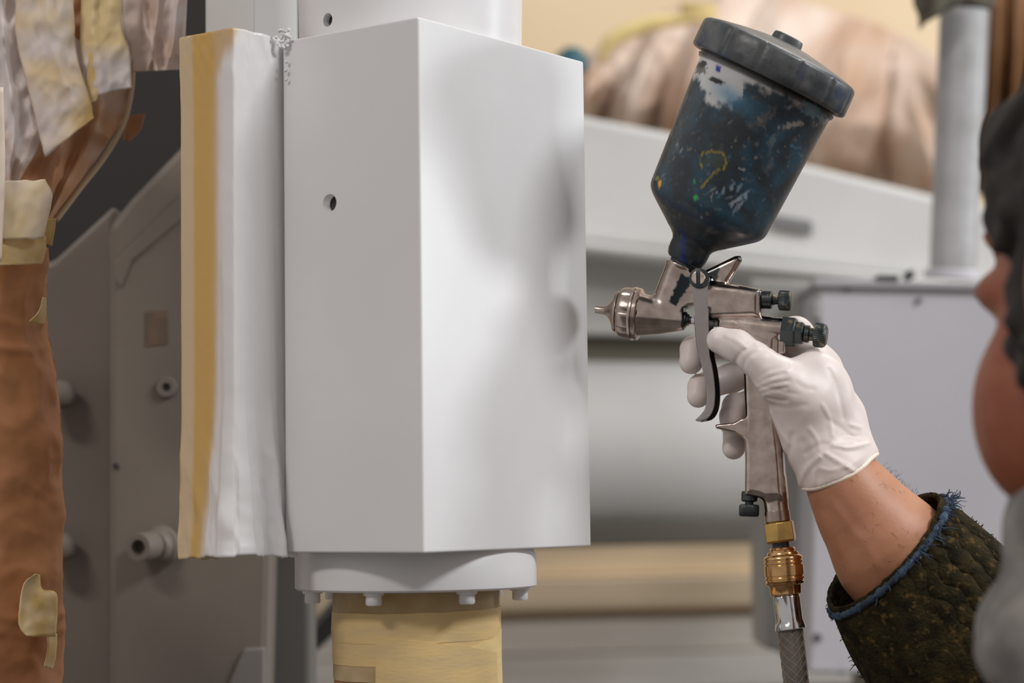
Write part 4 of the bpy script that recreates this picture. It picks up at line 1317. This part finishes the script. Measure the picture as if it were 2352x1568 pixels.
# ================================================================== masking paper at the upper left
def sheet(Lp, Rp, d0, name, m, parent, nu=40, nv=60, crum=0.004, fr=26, bow=0.0, dskew=0.0, seed=0, thick=0.0005, folds=(), jag=0.0, grad=None):
    """paper between two drawn edges, crumpled in depth; folds = (u0, u1, width, height) pleats running down it"""
    Lp = smooth_poly(Lp, nv + 1); Rp = smooth_poly(Rp, nv + 1)
    V, F, T = [], [], []
    for j in range(nv + 1):
        v = j / nv
        for i in range(nu + 1):
            u = i / nu
            x = Lp[j][0] * (1 - u) + Rp[j][0] * u; y = Lp[j][1] * (1 - u) + Rp[j][1] * u
            e = 1 if 0 < i < nu else 0.6
            cr = (fbm(x * fr / 2600 + seed, y * fr / 3400, seed * 1.7, 2, True) * 1.15 + fbm((x + y * 0.6) * fr / 1300 + seed, y * fr / 2600, seed, 2, True) * 0.35) * crum * 0.75
            fo = sum(h * math.exp(-((u - (a * (1 - v) + b * v)) / wd) ** 2) for a, b, wd, h in folds)
            dd = d0 - bow * math.sin(math.pi * u) - cr * e - fo + dskew * (u - 0.5)
            jx = jag * fbm(x / 30, y / 30, seed + 3, 3) if (j == nv or j == 0) else (jag * 0.5 * fbm(y / 26, seed, u, 3) if i in (0, nu) else 0)
            V.append(P(x + jx, y + (jag * fbm(x / 22, seed, 1, 3) if j in (0, nv) else 0), dd))
            if grad is not None: T.append(grad(u, v, x, y))
    for j in range(nv):
        for i in range(nu):
            a0 = j * (nu + 1) + i
            F.append((a0, a0 + 1, a0 + nu + 2, a0 + nu + 1))
    o = obj(name, V, F, m, parent, attr={'tint': np.array(T)} if grad is not None else None)
    if thick:
        q = o.modifiers.new('thick', 'SOLIDIFY'); q.thickness = thick; q.offset = -1
    return o


K_ = np.array(srgb(182, 134, 96)); W_ = np.array(srgb(224, 214, 210)); Y_ = np.array(srgb(224, 200, 156)); Y2 = np.array(srgb(208, 176, 108)); KD = np.array(srgb(150, 104, 70))


def mix(a, b, t):
    t = min(max(t, 0), 1)
    return a * (1 - t) + b * t


paperm = mat('misted_paper', rough=0.62, attr='tint', bump=0.15, bscale=90, bdist=0.001)
mist = lambda amt, base=K_, sd=0.0, top=W_: (lambda u, v, x, y: mix(base, top, amt + 0.9 * fbm(x / 110 + sd, y / 110, sd, 4)))
drape = empty('paper_drape', P(200, 640, 1.5), 'crumpled kraft paper and masking tape hanging over the machine at upper left', 'masking paper')
# big backing sheet sweeping down to the wrapped column
sheet([(-60, -60), (-40, 200), (-30, 420), (20, 620)], [(330, -60), (305, 130), (290, 260), (110, 520)], 1.52, 'paper_sheet', paperm, drape, 60, 80, 0.012, 22, 0.02, 0.0, 1.3,
      folds=((0.8, 0.75, 0.05, 0.008), (0.45, 0.6, 0.05, 0.007)), grad=lambda u, v, x, y: mix(K_, W_, 1.0 - 1.2 * v + 1.0 * fbm(x / 110, y / 110, 2, 3)))
# curled lip along its right edge
lip = smooth_poly([(306, 120), (302, 205), (283, 285), (240, 360), (185, 430), (128, 505)], 60)
V, F = tube(Parr(lip[:, 0], lip[:, 1], np.full(60, 1.515)), np.linspace(0.0016, 0.0022, 60), 10)
obj('curled_edge', V, F, mat('paper_edge', srgb(196, 176, 146), 0.6, bump=0.1), drape)
# right hand sheet ending in the dark hollow
sheet([(275, -60), (285, 60), (300, 120), (305, 165)], [(432, -60), (428, 40), (424, 110), (415, 160)], 1.50, 'paper_sheet', paperm, drape, 44, 44, 0.010, 26, 0.008, -0.01, 4.1,
      folds=((0.25, 0.5, 0.06, 0.008), (0.62, 0.3, 0.05, 0.007), (0.9, 0.7, 0.05, 0.006)), grad=mist(0.78, sd=3.0))
# left misted sheet with the deep crease
sheet([(-60, -40), (-30, 120), (-10, 300), (10, 420)], [(48, -40), (52, 120), (95, 300), (40, 425)], 1.475, 'paper_sheet', paperm, drape, 36, 60, 0.012, 30, 0.006, 0, 7.7,
      folds=((0.6, 0.3, 0.10, 0.008),), grad=lambda u, v, x, y: mix(K_, W_, 1.05 - 0.9 * max(0, v - 0.6) * 2 + 1.0 * fbm(x / 70, y / 70, 5, 3)))
# strips of masking tape
sheet([(38, -60), (36, 80), (60, 190), (103, 362)], [(168, -60), (175, 110), (205, 220), (216, 270)], 1.46, 'tape_strip', paperm, drape, 30, 60, 0.005, 34, 0.004, 0, 11.1,
      folds=((0.5, 0.8, 0.10, 0.004),), jag=5, grad=lambda u, v, x, y: mix(mix(Y_, W_, 0.55 + 1.2 * fbm(x / 70, y / 70, 1, 3)), Y2, max(0, (u + v - 1.45)) * 3 + max(0, 0.12 - v) * 4))
sheet([(188, -60), (184, 60), (186, 130), (198, 225)], [(282, -60), (280, 60), (298, 120), (302, 200)], 1.468, 'tape_strip', paperm, drape, 28, 50, 0.005, 34, 0.003, 0, 13.4,
      folds=((0.3, 0.35, 0.10, 0.003),), jag=3, grad=lambda u, v, x, y: mix(mix(Y_, np.array(srgb(232, 208, 152)), 0.6 + fbm(x / 60, y / 60, 8, 3)), W_ * 0.92, max(0, v - 0.52) * 4))
sheet([(118, -60), (130, 20), (150, 60), (158, 70)], [(190, -60), (192, 20), (188, 70), (180, 92)], 1.49, 'tape_strip', paperm, drape, 20, 20, 0.006, 30, 0, 0, 15.0, grad=lambda u, v, x, y: KD)
sheet([(205, 120), (200, 170), (190, 225), (182, 245)], [(232, 118), (240, 160), (232, 205), (222, 232)], 1.464, 'tape_strip', paperm, drape, 14, 20, 0.003, 34, 0, 0, 19.0, grad=lambda u, v, x, y: mix(Y2, Y_, v))
# tip of tape peeping out on the frame
sheet([(292, 265), (288, 290), (284, 322)], [(334, 262), (322, 300), (292, 326)], 1.56, 'tape_strip', paperm, drape, 12, 14, 0.003, 30, 0, 0, 23.0, grad=lambda u, v, x, y: KD)

# ================================================================== wrapped column at the far left
wc = empty('wrapped_column', P(20, 1568, 1.42), 'machine leg wrapped in brown kraft paper with scraps of yellow tape, at the left edge', 'wrapped machine leg')
V, F, T = [], [], []
NVc, NUc = 150, 90
for j in range(NVc + 1):
    v = j / NVc
    y = 575 + (1720 - 575) * v
    ex = np.interp(y, [575, 620, 700, 760, 860, 1000, 1250, 1300, 1450, 1568, 1720], [92, 95, 95, 99, 122, 130, 133, 131, 131, 128, 126])
    for i in range(NUc + 1):
        th = math.pi * (1.02 - 1.06 * i / NUc)             # left rim .. front .. right rim
        R = 0.062
        cxp = ex - R / 1.42 * FPX
        c0 = P(cxp, y, 1.42 + 0.0)
        cr = fbm(i / 24.0, v * 5, 3.3, 2, True) * 0.006 + fbm(i / 16.0, v * 11, 8.1, 3, True) * 0.0026
        for yy, ww_ in ((742, 14), (1405, 10), (1440, 12), (800, 9)):
            cr += 0.0030 * math.exp(-((y - yy - 14 * math.sin(i / 9)) / ww_) ** 2) * (0.5 + fbm(i / 10, yy, 0, 2))
        rr = R + cr * (1 if 6 < i < NUc - 6 else 0.4)
        V.append(c0 + np.array([math.cos(th) * rr, -abs(math.sin(th)) * rr * 0.8 if 0 <= th <= math.pi else 0.006, 0]))
for j in range(NVc):
    for i in range(NUc):
        a0 = j * (NUc + 1) + i
        F.append((a0, a0 + 1, a0 + NUc + 2, a0 + NUc + 1))
kw = obj('kraft_wrap', V, F, mat('kraft_wrap', srgb(184, 128, 84), 0.55, c2=srgb(168, 112, 70), nscale=16, bump=0.12, bscale=90, bdist=0.001), wc)
kw.modifiers.new('thick', 'SOLIDIFY').thickness = 0.0006
yl = lambda sd: (lambda u, v, x, y: mix(Y2, Y_, 0.5 + 1.5 * fbm(x / 40 + sd, y / 40, sd, 3)))
sheet([(42, 1420), (38, 1440), (62, 1452), (100, 1470), (110, 1535), (98, 1538)][0:0] or [(80, 1318), (52, 1345), (42, 1430), (60, 1460)], [(92, 1320), (98, 1352), (131, 1366), (129, 1462)], 1.371, 'tape_patch', paperm, wc, 22, 26, 0.003, 34, 0.003, 0.022, 31.0, jag=5, grad=yl(1))
sheet([(108, 1455), (110, 1490), (102, 1530)], [(131, 1455), (130, 1500), (121, 1536)], 1.384, 'tape_patch', paperm, wc, 10, 20, 0.002, 34, 0, 0.012, 33.0, jag=5, grad=yl(2))
sheet([(98, 682), (88, 715), (66, 738)], [(105, 685), (105, 720), (100, 745)], 1.384, 'tape_patch', paperm, wc, 10, 14, 0.002, 34, 0, 0.016, 35.0, jag=3, grad=yl(3))
sheet([(-60, 548), (-60, 580), (-60, 612)], [(106, 540), (106, 575), (97, 606)], 1.368, 'tape_band', paperm, wc, 26, 16, 0.003, 30, 0.006, 0.03, 37.0, jag=3, grad=yl(4))
sheet([(86, 505), (92, 530), (92, 556)], [(130, 500), (126, 530), (120, 566)], 1.40, 'tape_patch', paperm, wc, 12, 14, 0.004, 34, 0, 0.01, 39.0, jag=4, grad=lambda u, v, x, y: Y2 * 0.8)
sheet([(-60, 418), (-60, 480), (-60, 552)], [(104, 412), (120, 452), (100, 548)], 1.362, 'tape_patch', paperm, wc, 26, 26, 0.003, 30, 0.004, 0.016, 41.0, jag=5, grad=lambda u, v, x, y: mix(Y_, W_, 0.3 + fbm(x / 80, y / 80, 4, 2)))
sheet([(-60, 600), (-60, 580), (-60, 200)][::-1], [(8, 200), (12, 400), (4, 600)], 1.35, 'paper_edge', paperm, wc, 10, 30, 0.002, 30, 0, 0, 43.0, grad=lambda u, v, x, y: mix(Y_, W_, 0.6))

# ================================================================== background on the right
BD = 2.75
# white beam: a box girder with lower flange, tilted in the picture as it runs off
beam = empty('white_beam', P(1750, 640, BD), 'long white painted machine beam behind the spray gun, sloping down to the right', 'machine beam')
slab([(1180, 236), (1560, 308), (1890, 386), (2160, 452), (2440, 512), (2440, 690), (2140, 640), (1700, 588), (1180, 535)], BD, 0.18, 'beam_web', WHITE_B, beam, 0.008)
slab([(1180, 533), (1345, 553), (1700, 592), (2140, 638), (2440, 680), (2440, 704), (2140, 662), (1700, 614), (1345, 574), (1180, 556)], BD - 0.03, 0.2, 'lower_flange', WHITE_B, beam, 0.004)
V, F = boxv(P(1775, 492, BD - 0.012), P(1865, 508, BD - 0.012) - P(1775, 492, BD - 0.012), np.array([0, 0.014, 0]), P(1775, 520, BD - 0.012) - P(1775, 492, BD - 0.012))
obj('slot_cover', V, F, mat('slot_grey', (0.22, 0.22, 0.22), 0.6), beam, smooth=False)
# lower web under the flange (its shade painted as greyer enamel), then the big round cylinder
slab([(1180, 556), (1880, 636), (1880, 778), (1180, 764)], BD + 0.06, 0.1, 'lower_web', mat('white_enamel_shaded', (0.60, 0.60, 0.58), 0.45, c2=(0.55, 0.55, 0.52), nscale=6), beam, 0.004)
slab([(1180, 745), (1880, 765), (1880, 860), (1180, 850)], BD + 0.09, 0.06, 'shadow_gap_plate', mat('gap_shadow_olive', (0.13, 0.115, 0.085), 0.7), beam, 0.002)  # dark strip painted for the shadow band under the beam
pa = P(1180, 1026, BD + 0.12); pb = P(1900, 1038, BD + 0.12)
cyl = empty('white_cylinder', P(1550, 1250, BD + 0.12), 'thick white horizontal cylinder behind the gloved hand, below the beam', 'machine cylinder')
V, F = lathe(pa, pb - pa, [(0, 0.10), (0.0, 0.118), (np.linalg.norm(pb - pa), 0.118), (np.linalg.norm(pb - pa), 0.1)], 72)
obj('barrel', V, F, WHITE_B, cyl, auto=40)
slab([(1180, 1205), (1790, 1190), (1790, 1245), (1180, 1258)], BD + 0.02, 0.05, 'underside_strip', mat('underside_dark', (0.16, 0.145, 0.12), 0.7), cyl, 0.004)  # dark strip along the cylinder's underside

# pale timber boards below
tim = empty('timber_stack', P(1300, 1750, 3.5), 'stack of pale timber boards blurred in the background under the white cylinder', 'timber')
for k, (y0, y1, cc_, dd) in enumerate(((1238, 1322, (232, 212, 180), 3.5), (1326, 1396, (220, 202, 174), 3.47), (1402, 1440, (150, 132, 110), 3.6), (1424, 1500, (212, 206, 196), 3.5), (1504, 1590, (206, 202, 194), 3.48), (1594, 1690, (200, 196, 186), 3.5))):
    p0 = P(600, y0 + 18, dd); p1 = P(2100, y0 - 18, dd); p2 = P(600, y1 + 18, dd)
    V, F = boxv(p0, p1 - p0, p2 - p0, (0, 0.12, 0))
    bev(obj('board', V, F, mat('timber_%d' % k, srgb(*cc_), 0.8, c2=tuple(c * 0.8 for c in srgb(*cc_)), nscale=6, stretch=(0.3, 1, 4)), tim, smooth=False), 0.004)
# black bracket seen through the gap beside the taped pipe
slab([(690, 1470), (775, 1375), (790, 1432), (700, 1520)], 2.1, 0.05, 'bracket_arm', mat('bracket_black', (0.03, 0.028, 0.025), 0.6), fr, 0.003)
slab([(690, 1462), (775, 1362), (778, 1380), (694, 1478)], 2.09, 0.05, 'bracket_rib', GREYM2, fr, 0.002)

# control cabinet
CD = 2.2
cab = empty('control_cabinet', P(2050, 1545, CD), 'pale grey metal cabinet with small screws behind the gloved hand', 'cabinet')
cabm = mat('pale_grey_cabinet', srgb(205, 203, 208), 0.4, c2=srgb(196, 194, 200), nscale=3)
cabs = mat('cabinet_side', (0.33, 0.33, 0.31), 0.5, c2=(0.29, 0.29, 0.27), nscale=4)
tl, trr, bl_, brr = (1882, 652), (2640, 668), (1858, 1538), (2640, 1560)
a = [P(*q, CD) for q in (tl, trr, brr, bl_)]
off = np.array([-0.004, 0.22, 0])
V = np.array(a + [p + off for p in a]); F = [(0, 1, 2, 3), (4, 5, 6, 7), (0, 1, 5, 4), (1, 2, 6, 5), (2, 3, 7, 6), (3, 0, 4, 7)]
bev(obj('cabinet_door', V, F, cabm, cab, smooth=False), 0.004, 3)
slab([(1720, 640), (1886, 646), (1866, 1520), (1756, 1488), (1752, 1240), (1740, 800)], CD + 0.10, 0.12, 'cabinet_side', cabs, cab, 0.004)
slab([(1870, 640), (2640, 656), (2640, 672), (1870, 658)], CD - 0.008, 0.2, 'top_lip', mat('lip_grey', srgb(178, 176, 180), 0.45), cab, 0.002)
slab([(1858, 1532), (2640, 1552), (2640, 1562), (1858, 1544)], CD - 0.006, 0.1, 'bottom_lip', mat('lip_grey_2', srgb(170, 168, 172), 0.45), cab, 0.002)
scm = mat('screw_dark', (0.12, 0.12, 0.13), 0.4, 0.6)
for (x, y, r) in ((1877, 1463, 9), (1880, 752, 9), (1946, 662, 7), (1930, 1540, 8), (2110, 690, 6)):
    cyl_px(x, y, CD - 0.0005, r * CD / FPX, 0.004, 'screw', scm, cab)
slab([(2014, 630), (2066, 632), (2066, 646), (2014, 644)], CD - 0.01, 0.03, 'bracket', scm, cab, 0.002)
slab([(2086, 618), (2102, 620), (2100, 640), (2086, 640)], CD - 0.01, 0.03, 'bracket', scm, cab, 0.002)
slab([(1868, 690), (1890, 696), (1888, 735), (1868, 730)], CD - 0.004, 0.02, 'latch', mat('latch_grey', (0.38, 0.38, 0.38), 0.5), cab, 0.002)
slab([(1990, 1552), (2640, 1570), (2640, 1640), (1990, 1640)], CD + 0.05, 0.1, 'plinth', mat('plinth_olive', (0.26, 0.25, 0.18), 0.6), cab, 0.003)

# grey post standing behind the cabinet, bound at the top
gp0 = P(2188, 636, 2.32); gp1 = P(2222, -120, 2.32)
gpost = empty('grey_post', gp0, 'round grey metal post rising behind the cabinet, rag tied at its top', 'post')
V, F = lathe(gp0, gp1 - gp0, [(0, 0.0245), (np.linalg.norm(gp1 - gp0), 0.0265)], 40)
obj('post_tube', V, F, mat('galvanised', (0.46, 0.46, 0.47), 0.5, 0.2, c2=(0.34, 0.34, 0.33), nscale=22, nlo=0.4, nhi=0.7), gpost, auto=40)
V, F = lathe(gp0 + np.array([0, 0, -0.002]), gp1 - gp0, [(0, 0.03), (0.008, 0.03), (0.01, 0.026)], 40)
obj('post_foot', V, F, cabm, gpost, auto=40)
ragm = mat('grey_rag', srgb(96, 92, 78), 0.9, c2=srgb(70, 68, 58), nscale=30, bump=0.4)
ragd = empty('tied_rag', P(2170, 60, 2.28), 'dirty grey rag tied around the top of the grey post', 'rag')
sheet([(2096, -40), (2098, 10), (2108, 34), (2110, 66)], [(2210, -40), (2212, 0), (2180, 24), (2120, 56)], 2.27, 'rag_tail', ragm, ragd, 20, 24, 0.012, 20, 0.01, 0, 51.0, 0.002, jag=5)
dirp = (gp1 - gp0) / np.linalg.norm(gp1 - gp0)
kn0 = gp0 + dirp * np.linalg.norm(gp1 - gp0) * (636 + 2) / 756
V, F = lathe(kn0 - dirp * 0.012, dirp, [(0, 0.027), (0.004, 0.0305), (0.012, 0.032), (0.02, 0.031), (0.03, 0.033), (0.05, 0.031), (0.055, 0.027)], 40, lambda th, i: 1 + 0.05 * math.sin(th * 3 + i))
obj('rag_binding', V, F, ragm, ragd)

# kraft paper gathered over the machine behind the beam
def gathered(name, label, Bp, Tp, d0, npl, amp, nu, nv, seed, base, light, depthback=0.22, bulge=0.12):
    e = empty(name, P(*Bp[len(Bp) // 2], d0), label, 'masking paper')
    B = smooth_poly(Bp, nu + 1); T_ = smooth_poly(Tp, nu + 1)
    V, F, TT = [], [], []
    for j in range(nv + 1):
        v = j / nv
        for i in range(nu + 1):
            u = i / nu
            x = B[i][0] * (1 - v) + T_[i][0] * v; y = B[i][1] * (1 - v) + T_[i][1] * v
            ph = u * npl + 0.5 * fbm(u * 5 + seed, v * 1.2, seed, 3) + 0.25 * math.sin(u * 9 + seed)
            saw = abs((ph % 1.0) - 0.35) / 0.65
            pl = (1 - saw) ** 1.2 * amp * (0.35 + 0.65 * math.sin(math.pi * min(1, v * 0.9 + 0.15)))
            cr = fbm(u * 9 + seed, v * 3, seed, 2, True) * 0.012
            d = d0 - pl - cr + depthback * v * v - bulge * math.sin(math.pi * min(v, 1)) * 0.5
            V.append(P(x, y, d))
            TT.append(mix(base, light, 0.6 + 1.2 * fbm(u * 7 + seed, v * 2, 2 + seed, 3)))
    for j in range(nv):
        for i in range(nu):
            a0 = j * (nu + 1) + i
            F.append((a0, a0 + 1, a0 + nu + 2, a0 + nu + 1))
    o = obj('paper_sheet', V, F, paperm, e, attr={'tint': np.array(TT)})
    o.modifiers.new('thick', 'SOLIDIFY').thickness = 0.001
    return e


KL = np.array(srgb(166, 128, 96)); KP = np.array(srgb(206, 190, 178))
gp_a = gathered('gathered_paper', 'pleated kraft paper gathered over the machine behind the spray gun cup', [(1200, 262), (1345, 290), (1560, 330), (1890, 405), (2170, 470)],
                [(1330, 128), (1372, 110), (1470, 48), (1720, -26), (1900, 20), (2050, 70), (2180, 150)], 3.14, 7, 0.14, 220, 60, 2.0, KL, KP)
sheet([(1372, 130), (1395, 80), (1480, 40), (1560, 30)], [(1385, 150), (1415, 108), (1500, 72), (1640, 46)], 3.12, 'tape_strip', paperm, gp_a, 12, 30, 0.006, 20, 0.01, 0, 61.0, 0.001, jag=5, grad=lambda u, v, x, y: np.array(srgb(224, 204, 140)))
sheet([(1560, 6), (1562, 20), (1570, 40)], [(1642, 6), (1646, 24), (1650, 44)], 3.12, 'tape_strip', paperm, gp_a, 12, 12, 0.006, 20, 0.01, 0, 63.0, 0.001, jag=4, grad=lambda u, v, x, y: np.array(srgb(214, 190, 130)))
gathered('paper_bundle', 'dark brown kraft paper bundle between the grey post and the person\'s head', [(2180, 440), (2280, 450), (2400, 470), (2560, 480)],
         [(2200, -60), (2300, -60), (2440, -60), (2560, -60)], 3.16, 5, 0.10, 110, 60, 9.0, np.array(srgb(96, 62, 28)), np.array(srgb(120, 82, 44)), 0.05, 0.1)
# teal object behind the block's corner
V, F = lathe(P(1312, 162, 3.0), (0.1, 0, 1), [(0, 0.021), (0.002, 0.023), (0.021, 0.023), (0.025, 0.014), (0.03, 0.013)], 32)
obj('teal_cap', V, F, mat('teal_plastic', srgb(40, 96, 108), 0.4), gp_a, auto=40)
